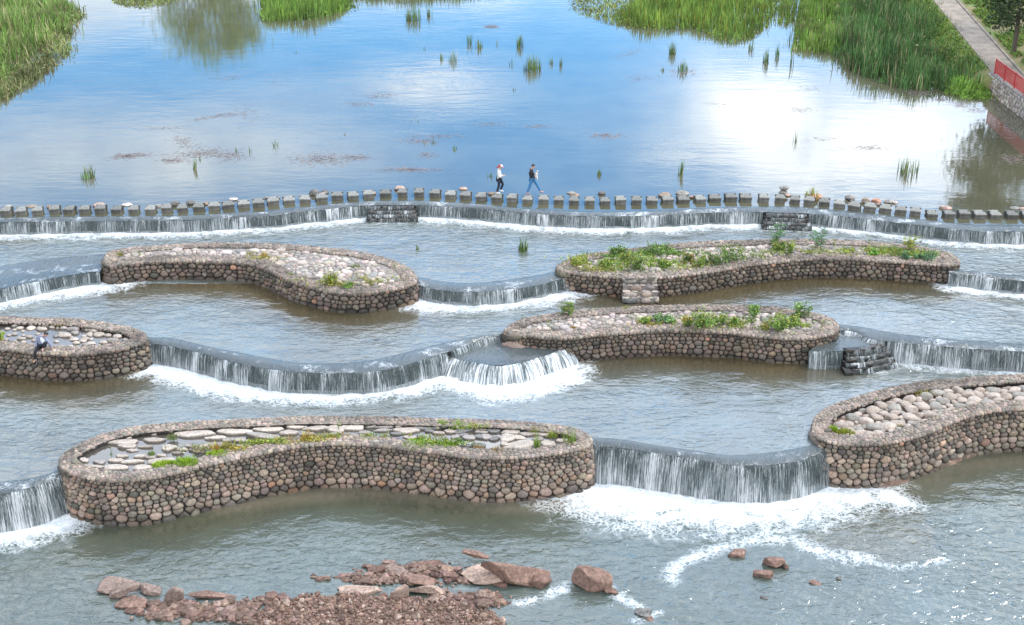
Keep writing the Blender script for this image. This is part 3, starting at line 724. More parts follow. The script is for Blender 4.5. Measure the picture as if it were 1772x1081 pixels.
# ------------------------------------------------------------------ stone planters
RIMW = 0.62
INNER = {}
def planter(key, label, bed, h0, h1, K, bedlabel=None):
    px, zt, zb, zback = ISL[key]
    o = resample(catmull(np.array([P(x, y, zt) for x, y in px]), closed=True), 0.1, True)
    cen = o.mean(0)
    A = 0.5 * np.sum(o[:, 0] * np.roll(o[:, 1], -1) - np.roll(o[:, 0], -1) * o[:, 1])
    if A < 0: o = o[::-1]
    pth = Path(o, closed=True, smooth_n=8)          # ccw: outward normal (ty,-tx)
    L = pth.L; T = zt - zb; bat = 0.10 * T
    root = prop(empty('stone_planter', (cen[0], cen[1], zb)), label, 'stone planter', 'kidney shaped stone planters in the river')
    def mw(s, t, h):
        p_, n_ = pth.at(s); off = bat * (1 - t / T) * 0.6 + h
        return np.stack([p_[:, 0] + n_[:, 0] * off, p_[:, 1] + n_[:, 1] * off, np.minimum(zb + t, zt - 0.03 - h * 0.25)], 1)
    rs = np.random.default_rng(ord(key))
    T2 = T + 0.12
    sd_, w_ = rows_seeds(L, T2, h0, h1, 1.5, seed=ord(key)); sd_[:, 1] -= 0.12
    n_ = pth.at(sd_[:, 0])[1]
    emit = (n_[:, 1] < 0.25) | (sd_[:, 1] > zback - zb - 0.25)
    V, Fc, vid, idx = stones(sd_, w_, emit, mw, lambda s: 0.03 + s * 0.5, K=K, gap=0.007, shrink=0.975, tclamp=(-0.15, T - 0.01), seed=1, aniso=1.1, smooth=1)
    c = palette(len(idx), STONE_COLS, STONE_PR, rs)
    tt = sd_[idx, 1] / T; ss = sd_[idx, 0]
    patch = fbm(ss * 0.5, tt * 2, ord(key), 3)
    grey = np.clip((tt - 0.62) * 2.2, 0, 0.7) + np.clip((patch - 0.52) * 3, 0, 0.6)        # lichen-dark upper courses and patches
    c = c * (1 - 0.45 * np.clip(grey, 0, 1)[:, None]) * np.array([[1.06, 0.97, 0.87]]) * (0.84 if key in 'EF' else 0.55)
    c = np.where(rs.random((len(idx), 1)) < 0.008, np.array([[0.33, 0.185, 0.12]]), c)
    c = c * (1 - 0.5 * np.clip(1 - sd_[idx, 1] / 0.10, 0, 1))[:, None]                   # wet bottom course
    build('cobble_wall', V, Fc, M_STONE, root, col=c[vid])
    # rim: flat rubble set in mortar
    def mr(s, t, h):
        p_, n_ = pth.at(s); u = (fbm(s * 1.2, t * 3, 3, 2) - 0.5) * 0.05
        return np.stack([p_[:, 0] + n_[:, 0] * (0.07 - t), p_[:, 1] + n_[:, 1] * (0.07 - t), zt - 0.035 + h + u * 0.6 - 0.04 * (t < 0.05)], 1)
    sd_, w_ = rows_seeds(L, RIMW + 0.07, 0.14, 0.14, 1.3, seed=ord(key) + 5)
    V, Fc, vid, idx = stones(sd_, w_, np.ones(len(sd_), bool), mr, lambda s: 0.028 + s * 0.15 + rs.random(len(s)) * 0.03, K=K - 3, gap=0.002, shrink=1.0, tclamp=(0, RIMW + 0.07), smooth=1, seed=2,
                             rings=[(1.05, -0.6), (1.0, 0.45), (0.85, 0.75), (0.5, 0.96)])
    Fc = [f[:, ::-1] for f in Fc]
    c = palette(len(idx), [(0.265, 0.22, 0.195), (0.32, 0.26, 0.23), (0.22, 0.195, 0.175), (0.155, 0.14, 0.13)], [34, 26, 26, 14], rs)
    pt = fbm(sd_[idx, 0] * 0.35, sd_[idx, 1], ord(key) + 2, 3)
    c *= (1 - 0.42 * np.clip((pt - 0.47) * 4, 0, 1))[:, None]
    build('rim', V, Fc, M_STONE, root, col=c[vid] * np.array([[0.93, 0.88, 0.80]]))
    # mortar core: wall skin, rim top, inner skirt
    s = np.arange(0, L, 0.12); p_, n_ = pth.at(s); m = len(s)
    ring = lambda off, z: np.c_[p_ + n_ * off, np.full(m, z)]
    zin = zt - 0.30
    core = np.concatenate([ring(bat * 0.6 - 0.0, zb - 0.4), ring(0.005, zt - 0.015), ring(-RIMW, zt - 0.015), ring(-RIMW, zin - 0.2)])
    g = []
    for i in range(3):
        a = i * m + np.arange(m); b = i * m + (np.arange(m) + 1) % m
        g.append(np.stack([a, b, b + m, a + m], 1))
    build('mortar_core', core, g, [M_MORTAR, M_CEM], root, smooth=False, matidx=np.concatenate([np.zeros(m), np.ones(m), np.zeros(m)]))
    inner = p_ - n_ * (RIMW - 0.02)
    INNER[key] = inner
    tri = np.array(tessellate_polygon([[Vector((a[0], a[1], 0)) for a in inner]]))
    def fill(name, z, mat, par):
        V = np.c_[inner, np.full(m, z)]
        # orient upwards
        a, b, c_ = V[tri[:, 0]], V[tri[:, 1]], V[tri[:, 2]]
        up = np.cross(b - a, c_ - a)[:, 2] < 0; t2 = tri.copy(); t2[up] = t2[up][:, ::-1]
        return build(name, V, [t2], mat, par, smooth=False, attrs={'foam': np.zeros(m), 'aer': np.zeros(m), 'shallow': np.zeros(m)})
    if bed == 'paved':
        fill('cement_bed', zt - 0.06, M_CEM, root)
        x0, y0 = inner.min(0); x1, y1 = inner.max(0)
        pts = []
        yy = y0
        while yy < y1:
            h = rs.uniform(0.19, 0.34); xx = x0 + rs.uniform(0, .4)
            while xx < x1:
                wd = h * rs.choice([0.8, 1.1, 1.5, 2.1]); pts.append((xx + wd / 2, yy + h / 2 + rs.normal(0, 0.06), wd)); xx += wd
            yy += h
        a = np.array(pts); ins = inpoly(a[:, 0], a[:, 1], inner)
        dd = dist_poly(a[:, 0], a[:, 1], np.vstack([inner, inner[:1]]))
        keep = ins | (dd < 0.7); a = a[keep]; ins = ins[keep]; dd = dd[keep]
        emit = ins & (dd > 0.16) & (rs.random(len(a)) < 0.93)
        def mb(s, t, h): return np.stack([s, t, zt - 0.06 + h + (fbm(s * 0.8, t * 0.8, 8, 2) - 0.5) * 0.10], 1)
        V, Fc, vid, idx = stones(a[:, :2], a[:, 2] ** 2 * 0.15, emit, mb, lambda s: 0.03 + s * 0.12 + rs.random(len(s)) * 0.05, K=11, gap=0.008, shrink=0.98, smooth=1, seed=4,
                                 rings=[(1.0, -0.7), (0.98, 0.4), (0.86, 0.75), (0.5, 0.95)])
        c = palette(len(idx), [(0.34, 0.28, 0.24), (0.42, 0.345, 0.30), (0.27, 0.235, 0.205), (0.19, 0.175, 0.16)], [36, 28, 24, 12], rs)
        build('paved_bed', V, Fc, M_STONE, root, col=c[vid])
    elif bed == 'puddle': fill('puddle_water', zt - 0.17, M_PUD, root)
    else: fill('gravel_bed', zt - 0.26, M_MUD, root)
    return root

planter('B', 'kidney shaped cobble planter in the upper left, its paved bed almost bare', 'paved', 0.25, 0.15, 12)
planter('A', 'long cobble planter in the upper right with green bushes and stone steps at its front', 'paved', 0.24, 0.14, 12)
planter('C', 'rounded cobble planter holding a puddle, where the man in the grey jacket sits', 'puddle', 0.24, 0.15, 12)
planter('D', 'middle right cobble planter with yellow green bushes on its pale paved bed', 'paved', 0.23, 0.13, 12)
planter('E', 'largest cobble planter at the front, flat stones and puddles lying in it', 'puddle', 0.26, 0.12, 13)
planter('F', 'right front cobble planter heaped with rounded pink boulders', 'gravel', 0.28, 0.14, 13)
# ------------------------------------------------------------------ generic small things
def ico(sub):
    bm = bmesh.new(); bmesh.ops.create_icosphere(bm, subdivisions=sub, radius=1.0)
    V = np.array([v.co[:] for v in bm.verts]); Fc = np.array([[v.index for v in f.verts] for f in bm.faces]); bm.free(); return V, Fc
ICO = {k: ico(k) for k in (1, 2, 3, 4)}
def rock_geo(dims, seed, sub=3, cuts=5, rough=0.10, flat=0.0):
    rs = np.random.default_rng(seed); V, Fc = ICO[sub]; V = V.copy()
    if cuts > 4: V = V / (np.abs(V) ** 5).sum(1, keepdims=True) ** 0.2 * 0.95
    for _ in range(cuts):                                  # broken facets
        n = rs.normal(size=3); n /= np.linalg.norm(n); d = rs.uniform(0.45, 0.8) if cuts > 4 else rs.uniform(0.6, 0.88)
        k = V @ n; V = V - np.outer(np.maximum(k - d, 0), n) * 0.96
    V = V * (1 + rough * (fbm(V[:, 0] * 1.7 + seed, V[:, 1] * 1.7 + V[:, 2] * 1.3, seed, 3) - 0.5)[:, None] * 2.4)
    if flat: V[:, 2] = np.clip(V[:, 2], -1, flat) 
    return V * np.array(dims) / 2, Fc
def rot(V, rz=0, ry=0, rx=0):
    return V @ np.array(Matrix.Rotation(rz, 3, 'Z') @ Matrix.Rotation(ry, 3, 'Y') @ Matrix.Rotation(rx, 3, 'X')).T
def mppx(x, y, z):
    """metres per photo pixel at that spot"""
    p = P(x, y, z); return (p[1] * math.cos(PITCH) + (CAM_H - z) * math.sin(PITCH)) / F_PX
LABELS = {}
def rock(px, py, wpx, hpx, z, col, label, group=None, name='rock', sub=3, cuts=5, rough=0.1, depth=0.8, ry=0.0, rz=None, flat=0.0, sink=0.25, seed=None, mat=None, stack=0.0, cat='rock'):
    """px,py: centre of its foot line in the photo; wpx,hpx: its outline there"""
    m = mppx(px, py, z); p = P(px, py, z); el_ = math.atan2(CAM_H - z, p[1])
    W = wpx * m; D = W * depth
    Hh = max(0.06, (hpx * m - D * math.sin(el_) * 0.75) / math.cos(el_))
    seed = seed if seed is not None else int(px * 7 + py * 3)
    V, Fc = rock_geo((W, D, Hh / (1 - sink)), seed, sub, cuts, rough, flat)
    rs = np.random.default_rng(seed)
    V = rot(V, rs.uniform(-0.4, 0.4) if rz is None else rz, ry)
    V = V * (W / max(np.ptp(V[:, 0]), 1e-6))**np.array([1, 0, 0])
    lift = -V[:, 2].min() - Hh / (1 - sink) * sink + stack
    o = bpy.data.objects
    c = np.array(col)[None] * (0.8 + 0.4 * fbm(V[:, 0] * 3 / W, V[:, 1] * 3 / W + V[:, 2] * 3, seed, 2))[:, None]
    wetf = np.clip(1 - (V[:, 2] + lift) / 0.06, 0, 1)[:, None] if sink > 0.1 and stack == 0 else 0
    c = c * (1 - 0.5 * wetf)
    ob = build(name, V + np.array([0, 0, lift]), [Fc], mat or M_ROCK, col=c)
    ob.location = (p[0], p[1] + D * 0.45, z)
    return prop(ob, label, cat, group)

# ------------------------------------------------------------------ stepping stones
SX = []
for x0, ls in ((0, [(0,100,430),(150,255,430),(318,420,425),(498,595,415),(645,750,413),(800,905,412),(963,1070,410),(1133,1235,412),(1307,1405,410),(1480,1578,408),(1643,1745,403)]),
 (300, [(30,132,400),(192,303,390),(345,467,378),(488,612,362),(647,767,352),(800,920,345),(950,1068,325),(1113,1230,312),(1280,1390,303),(1448,1565,290),(1607,1730,275)]),
 (600, [(3,112,268),(162,275,255),(335,448,248),(518,613,242),(687,785,242),(850,955,248),(1008,1115,257),(1160,1270,270),(1322,1430,280),(1485,1590,290),(1642,1745,298)]),
 (900, [(25,128,305),(187,292,310),(345,447,315),(503,602,320),(665,765,322),(820,922,325),(978,1082,320),(1143,1246,318),(1295,1405,318),(1453,1567,315),(1610,1730,310)]),
 (1200, [(20,122,303),(163,283,293),(328,447,290),(478,600,290),(675,775,293),(843,945,300),(997,1100,310),(1142,1250,322),(1295,1405,335),(1448,1560,353),(1597,1720,375)]),
 (1472, [(150,270,388),(307,430,403),(470,585,422),(622,730,437),(790,895,452),(965,1070,460),(1115,1227,460),(1270,1385,465),(1433,1543,465),(1605,1715,468),(1765,1875,468)])):
    for a, b, y in ls: SX.append((x0 + (a + b) / 2 / 5.907, 300 + y / 5.907, (b - a) / 5.907))
ONES = ['', 'first', 'second', 'third', 'fourth', 'fifth', 'sixth', 'seventh', 'eighth', 'ninth', 'tenth', 'eleventh', 'twelfth', 'thirteenth', 'fourteenth', 'fifteenth', 'sixteenth', 'seventeenth', 'eighteenth', 'nineteenth']
def ordn(n): return ONES[n] if n < 20 else {20: 'twentieth', 30: 'thirtieth'}.get(n) or ({2: 'twenty-', 3: 'thirty-'}[n // 10] + ONES[n % 10])
M_CONC = colmat('weathered concrete', rough=0.9, nscale=7, amp=0.25, bmp=0.5, blotch=3, objrand=0.28)
def slab_part(outline, z0, z1, bev):
    n = len(outline); o = np.array(outline); c = o.mean(0)
    ins = c + (o - c) * (1 - bev / np.abs(o).max())
    V = np.concatenate([np.c_[o, np.full(n, z0)], np.c_[o, np.full(n, z1 - bev * 0.7)], np.c_[ins, np.full(n, z1)]])
    i = np.arange(n); j = (i + 1) % n; f = [np.stack([k * n + i, k * n + j, (k + 1) * n + j, (k + 1) * n + i], 1) for k in range(2)]
    tri = np.array(tessellate_polygon([[Vector((a[0], a[1], 0)) for a in ins]])); a, b, d = ins[tri[:, 0]], ins[tri[:, 1]], ins[tri[:, 2]]
    up = ((b - a)[:, 0] * (d - a)[:, 1] - (b - a)[:, 1] * (d - a)[:, 0]) < 0; tri[up] = tri[up][:, ::-1]
    return V, [np.concatenate(f), tri + 2 * n], np.ones((3 * n, 3))
# I-shaped in plan: a wide front and back with a notch on each side
IO = [(-.26, -.30), (.26, -.30), (.26, .02), (.20, .08), (.20, .20), (.27, .22), (.27, .30), (-.27, .30), (-.27, .22), (-.20, .20), (-.20, .08), (-.26, .02)]
IO = [(x * 1.06, y * 1.1) for x, y in IO]
sh_ = [(x * 0.94, y * 0.94) for x, y in IO]
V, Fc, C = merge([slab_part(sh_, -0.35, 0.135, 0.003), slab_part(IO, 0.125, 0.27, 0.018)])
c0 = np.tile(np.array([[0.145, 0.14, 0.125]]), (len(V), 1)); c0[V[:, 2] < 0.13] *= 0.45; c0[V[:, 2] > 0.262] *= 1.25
ss_me = None
W_I, M_I = 31, (33, 34)
txs = [P(x, y, 0) for x, y, w_ in SX]
for i, (x, y, w_) in enumerate(SX):
    if ss_me is None:
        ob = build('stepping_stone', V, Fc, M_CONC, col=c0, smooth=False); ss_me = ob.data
    else:
        ob = bpy.data.objects['stepping_stone'].copy(); COL.objects.link(ob)
    p = P(x, y, 0); a, b = txs[max(i - 1, 0)], txs[min(i + 1, len(SX) - 1)]
    yaw = math.atan2(b[1] - a[1], b[0] - a[0]) * 0.9 + rng.normal(0, 0.035)
    ob.location = (p[0], p[1] + 0.32, rng.normal(0, 0.022)); ob.rotation_euler = (rng.normal(0, .02), rng.normal(0, .02), yaw + rng.normal(0, 0.04))
    s = w_ * mppx(x, y, 0) / 0.56; s = min(1.12, max(0.92, s)); ob.scale = (s, rng.uniform(0.95, 1.08), 1)
    if i < W_I: lb = f'stepping stone, {ordn(W_I - i)} to the left of the walker in white'
    elif i == W_I: lb = 'stepping stone under the feet of the walker in white'
    elif i == 32: lb = 'empty stepping stone between the two walkers'
    elif i == 33: lb = 'stepping stone under the back foot of the walker in black'
    elif i == 34: lb = 'stepping stone under the front foot of the walker in black'
    else: lb = f'stepping stone, {ordn(i - 34)} to the right of the walker in black'
    prop(ob, lb, 'stepping stone', 'notched concrete stepping stones across the pond edge')

PK, GR, BR, DK, RD, PL = (0.40, 0.28, 0.23), (0.26, 0.24, 0.22), (0.27, 0.20, 0.15), (0.14, 0.13, 0.12), (0.45, 0.22, 0.15), (0.50, 0.42, 0.37)
G_ = 'rocks lying behind the stepping stones'
def q1(x0, cx, by, w_, h_): return x0 + cx / 5.907, 300 + by / 5.907, w_ / 5.907, h_ / 5.907
for (x0, cx, by, w_, h_, col, lb) in [
 (0, 68, 350, 95, 22, PL, 'pale flat rock behind the stepping stone nearest the left edge of the pond row'),
 (0, 305, 355, 125, 38, BR, 'brown flat rock in the gap, second from the left of the rock line'),
 (0, 502, 360, 80, 44, BR, 'small brown rock poking out at the left of a stepping stone, near the far left'),
 (0, 765, 372, 24, 45, GR, 'sliver of grey rock at the right side of a stepping stone'),
 (0, 1010, 350, 140, 62, PK, 'broad pinkish rock standing over a stepping stone on the left'),
 (0, 1290, 335, 120, 30, PL, 'thin pale rock floating level with the water in a left gap'),
 (0, 1612, 350, 90, 42, GR, 'low grey rock touching the left side of a stepping stone'),
 (300, 8, 338, 105, 66, DK, 'dark banded rock, left one of two dark rocks close together'),
 (300, 170, 325, 105, 56, DK, 'dark banded rock, right one of two dark rocks close together'),
 (300, 335, 325, 80, 42, BR, 'small brown rock behind the pale stepping stone row, right of the two dark rocks'),
 (300, 607, 278, 98, 38, PL, 'very pale pink oval rock alone in the water'),
 (300, 958, 265, 60, 34, BR, 'small pointed brown rock of a pair either side of one stepping stone'),
 (300, 1060, 265, 62, 30, GR, 'small round grey rock of a pair either side of one stepping stone'),
 (300, 1435, 230, 108, 74, DK, 'big rounded dark grey rock beside a mottled smaller one'),
 (300, 1545, 207, 86, 44, DK, 'mottled dark rock resting behind a pink one'),
 (300, 1522, 226, 84, 36, PK, 'pink flat rock wedged between two dark rocks'),
 (600, 258, 220, 80, 52, PK, 'pink rock touching the right corner of a stepping stone'),
 (600, 538, 178, 112, 62, PK, 'pyramid shaped pinkish rock left of the walkers'),
 (600, 398, 188, 80, 16, GR, 'low grey rock just showing behind a stepping stone'),
 (600, 1197, 172, 86, 38, PK, 'small lone pinkish rock left of the walker in white'),
 (600, 1486, 225, 88, 42, BR, 'brown rock just left of the shoes of the walker in white'),
 (900, 525, 214, 92, 34, GR, 'flat grey brown rock behind its darker neighbour, right of the walker in black'),
 (900, 560, 238, 96, 44, BR, 'rounded grey brown rock touching a stepping stone right of the walker in black'),
 (900, 837, 222, 80, 52, DK, 'lone mottled dark rock in open water right of the walker in black'),
 (900, 1480, 248, 132, 64, BR, 'domed brown rock, left one of two big domed rocks'),
 (900, 1665, 228, 136, 62, GR, 'domed pinkish grey rock, right one of two big domed rocks'),
 (900, 1760, 258, 66, 40, PK, 'small pink rock beside the right one of two big domed rocks'),
 (1200, 925, 225, 95, 68, GR, 'purple grey rock in the little stack of rocks rising from the pond'),
 (1200, 970, 238, 72, 40, PK, 'small pink rock at the foot of the little rock stack'),
 (1200, 1262, 272, 155, 78, RD, 'orange red rock beside the grass tuft at the stepping stones'),
 (1200, 1607, 282, 108, 72, GR, 'rounded grey pink rock standing clear of the water on the right'),
 (1472, 160, 308, 95, 68, BR, 'purple brown pointed rock left of the smooth red rock'),
 (1472, 270, 303, 98, 56, RD, 'smooth reddish rock in the rock group on the right'),
 (1472, 288, 330, 52, 38, PK, 'small pink rock in front of the smooth reddish rock'),
 (1472, 398, 306, 110, 48, GR, 'long grey brown rock at the right end of the rock group'),
 (1472, 456, 310, 62, 36, PL, 'small whitish rock leaning on the long grey brown rock'),
 (1472, 980, 376, 122, 54, PK, 'lone pink brown rock in white water near the right'),
 (1472, 1700, 372, 120, 26, GR, 'flat grey rock at the far right, left of a pink flat one'),
 (1472, 1775, 378, 90, 40, PK, 'pink flat rock at the right edge of the photo')]:
    rock(*q1(x0, cx, by, w_, h_), 0.0, col, lb, G_, cuts=3, rough=0.08)
rock(*q1(1200, 928, 224, 105, 56), 0.0, GR, 'cone shaped rock capping the little rock stack', G_, cuts=3, stack=0.30)

# ------------------------------------------------------------------ blades and leaves
def blades(pts, h, lean, wd, col, seed=0, seg=3, dirn=None, curl=0.5):
    """ribbons; pts (N,3), h (N), returns V,F,C"""
    rs = np.random.default_rng(seed); n = len(pts)
    a = rs.uniform(0, 2 * np.pi, n); fa = rs.uniform(0, 2 * np.pi, n)
    ln = np.abs(rs.normal(0, lean, n)); dx, dy = np.cos(a), np.sin(a); sx_, sy_ = np.cos(fa), np.sin(fa)
    Vs = []
    for i in range(seg + 1):
        t = i / seg; r = ln * h * (t * (1 - curl) + curl * t * t); w_ = wd * (1 - t ** 1.6) * 0.5 + 0.002
        z = h * t * (1 - 0.35 * np.minimum(ln, 1) * t)
        cx_ = pts[:, 0] + dx * r; cy_ = pts[:, 1] + dy * r
        Vs += [np.stack([cx_ - sx_ * w_, cy_ - sy_ * w_, pts[:, 2] + z], 1), np.stack([cx_ + sx_ * w_, cy_ + sy_ * w_, pts[:, 2] + z], 1)]
    V = np.stack(Vs, 1).reshape(-1, 3); k = 2 * (seg + 1); b = (np.arange(n) * k)[:, None]
    Fc = np.concatenate([b + np.array([[2 * i, 2 * i + 1, 2 * i + 3, 2 * i + 2]]) for i in range(seg)])
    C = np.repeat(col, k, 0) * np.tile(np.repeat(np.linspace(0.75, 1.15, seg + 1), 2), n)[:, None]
    return V, [Fc], C
def cards(ctr, size, col, seed=0, up=0.3, asp=0.5):
    rs = np.random.default_rng(seed); n = len(ctr)
    d = rs.normal(size=(n, 3)); d[:, 2] = d[:, 2] * 0.6 + up; d /= np.linalg.norm(d, axis=1)[:, None]
    e = np.cross(d, rs.normal(size=(n, 3))); e /= np.linalg.norm(e, axis=1)[:, None] + 1e-9
    s = (size * rs.uniform(0.6, 1.3, n))[:, None] / 2
    V = np.stack([ctr - d * s, ctr + e * s * asp, ctr + d * s, ctr - e * s * asp], 1).reshape(-1, 3)
    return V, [np.arange(4 * n).reshape(n, 4)], np.repeat(col, 4, 0)
def gcol(n, base, rs, var=0.22, other=None, p=0.2):
    c = np.array(base)[None] * np.clip(rs.normal(1, var, (n, 1)), 0.4, 1.7)
    if other is not None:
        k = rs.random(n) < p; c[k] = np.array(other)[None] * np.clip(rs.normal(1, var, (k.sum(), 1)), 0.4, 1.7)
    return c * np.clip(rs.normal(1, 0.05, (n, 3)), 0.85, 1.15)
def scatter_px(poly, n, z, rs, dens=None):
    """random world points inside a shore outline given by its photo corners"""
    w_ = np.array([P(x, y, z) for x, y in poly])[:, :2]; x0, y0 = w_.min(0); x1, y1 = w_.max(0); out = []
    tot = 0
    while tot < n:
        x = rs.uniform(x0, x1, n * 2); y = rs.uniform(y0, y1, n * 2); k = inpoly(x, y, w_)
        out.append(np.c_[x[k], y[k]]); tot += k.sum()
    p = np.concatenate(out)[:n]; p = p + rs.normal(0, 0.35, p.shape) * (rs.random((len(p), 1)) < 0.4); return np.c_[p, np.full(n, z)]
G_BRI, G_MID, G_DRK, G_YEL, G_DRY = (0.175, 0.285, 0.055), (0.125, 0.205, 0.05), (0.06, 0.12, 0.035), (0.30, 0.30, 0.05), (0.34, 0.28, 0.16)

def reed_bed(polys, label, seed, other=G_DRY, pd=0.12):
    """polys: (photo outline of the foot, number, height, base colour)"""
    rs = np.random.default_rng(seed); parts = []
    for (poly, n, h, base, ln) in polys:
        p = scatter_px(poly, n, 0.0, rs)
        cl = fbm(p[:, 0] * 0.35, p[:, 1] * 0.35, seed, 3); hh = h * (0.15 + 1.45 * cl) * rs.uniform(0.55, 1.2, n)
        w2 = np.array([P(x, y, 0) for x, y in poly]); dd = dist_poly(p[:, 0], p[:, 1], np.vstack([w2, w2[:1]]))
        hh *= np.clip(0.45 + dd / 1.5, 0, 1); p[:, 2] = -0.05
        c = gcol(n, base, rs, 0.33, other, pd) * (0.35 + 1.3 * fbm(p[:, 0] * 0.8, p[:, 1] * 0.35, seed + 9, 3))[:, None]
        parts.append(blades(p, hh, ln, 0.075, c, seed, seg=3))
        # low leafy mat between the stalks
        m = n // 4; q = scatter_px(poly, m, 0.0, rs); q[:, 2] = rs.uniform(0.02, 0.35 * h, m)
        parts.append(cards(q, 0.22, gcol(m, base, rs, 0.3, other, pd) * 0.8, seed))
    V, Fc, C = merge(parts)
    return prop(build('reeds', V, Fc, M_LEAF, col=C, smooth=False), label, 'reeds', kind='stuff')
reed_bed([([(-90,-60),(95,-60),(110,0),(138,20),(142,32),(120,42),(132,58),(100,62),(80,75),(55,100),(25,135),(0,165),(-60,200),(-90,200)], 15000, 1.5, (0.17,0.27,0.06), 0.35),
          ([(60,-10),(135,15),(150,28),(120,45),(125,100),(90,110),(60,80)], 2500, 0.6, (0.17,0.22,0.06), 0.5),
          ([(-30,190),(0,175),(60,140),(100,112),(85,95),(40,120),(0,150)], 2500, 1.1, (0.14,0.17,0.06), 0.35)],
         'broad bed of mixed green and straw coloured reeds along the left bank', 1, G_DRY, 0.22)
reed_bed([([(450,36),(470,38),(545,34),(590,22),(615,10),(600,-20),(450,-20)], 3600, 1.5, G_BRI, 0.12), ([(560,25),(600,18),(625,16),(600,-10),(560,-10)], 500, 0.4, G_MID, 0.4)],
         'bright green reed island at the top edge, right of the mirrored tree', 2, G_MID, 0.2)
reed_bed([([(195,4),(215,12),(250,14),(290,8),(315,-10),(195,-14)], 1800, 0.35, (0.17,0.22,0.07), 0.6)], 'low flat green mat of plants at the top edge, left of the mirrored tree', 3, G_YEL, 0.2)
reed_bed([([(560,-8),(640,-3),(720,-2),(800,-6),(870,-14),(900,-40),(560,-40)], 4000, 1.4, G_MID, 0.15)], 'reeds just beyond the top edge, mirrored in the pond', 4)
reed_bed([([(985,12),(1000,25),(1040,38),(1090,50),(1110,46),(1150,45),(1160,-30),(1000,-30)], 5200, 0.38, (0.19,0.24,0.06), 0.6),
          ([(1060,30),(1100,50),(1150,52),(1200,50),(1260,75),(1300,68),(1330,45),(1345,20),(1365,-40),(1180,-40),(1100,5)], 7500, 1.2, G_BRI, 0.18)],
         'reed island with a low yellow green mat at its left tip, top centre right', 5, G_YEL, 0.15)
reed_bed([([(1370,88),(1440,95),(1470,90),(1500,50),(1500,-40),(1390,-40),(1378,30)], 6500, 1.3, G_BRI, 0.15),
          ([(1440,90),(1465,120),(1500,135),(1560,156),(1640,158),(1700,160),(1712,146),(1700,118),(1668,70),(1640,25),(1612,-30),(1590,-60),(1460,-60),(1440,40)], 17000, 1.8, (0.09,0.175,0.055), 0.2),
          ([(1345,40),(1372,45),(1378,20),(1385,-30),(1350,-30)], 700, 1.2, G_BRI, 0.15)],
         'tall dense reed bed reaching the stone wall with the red railing', 6, G_DRY, 0.10)
reed_bed([([(1640,162),(1680,172),(1712,170),(1716,158),(1705,140),(1660,140),(1630,150)], 2600, 0.75, (0.16,0.27,0.05), 0.6)], 'bright low bushy growth at the foot of the wall corner', 7, G_BRI, 0.2)

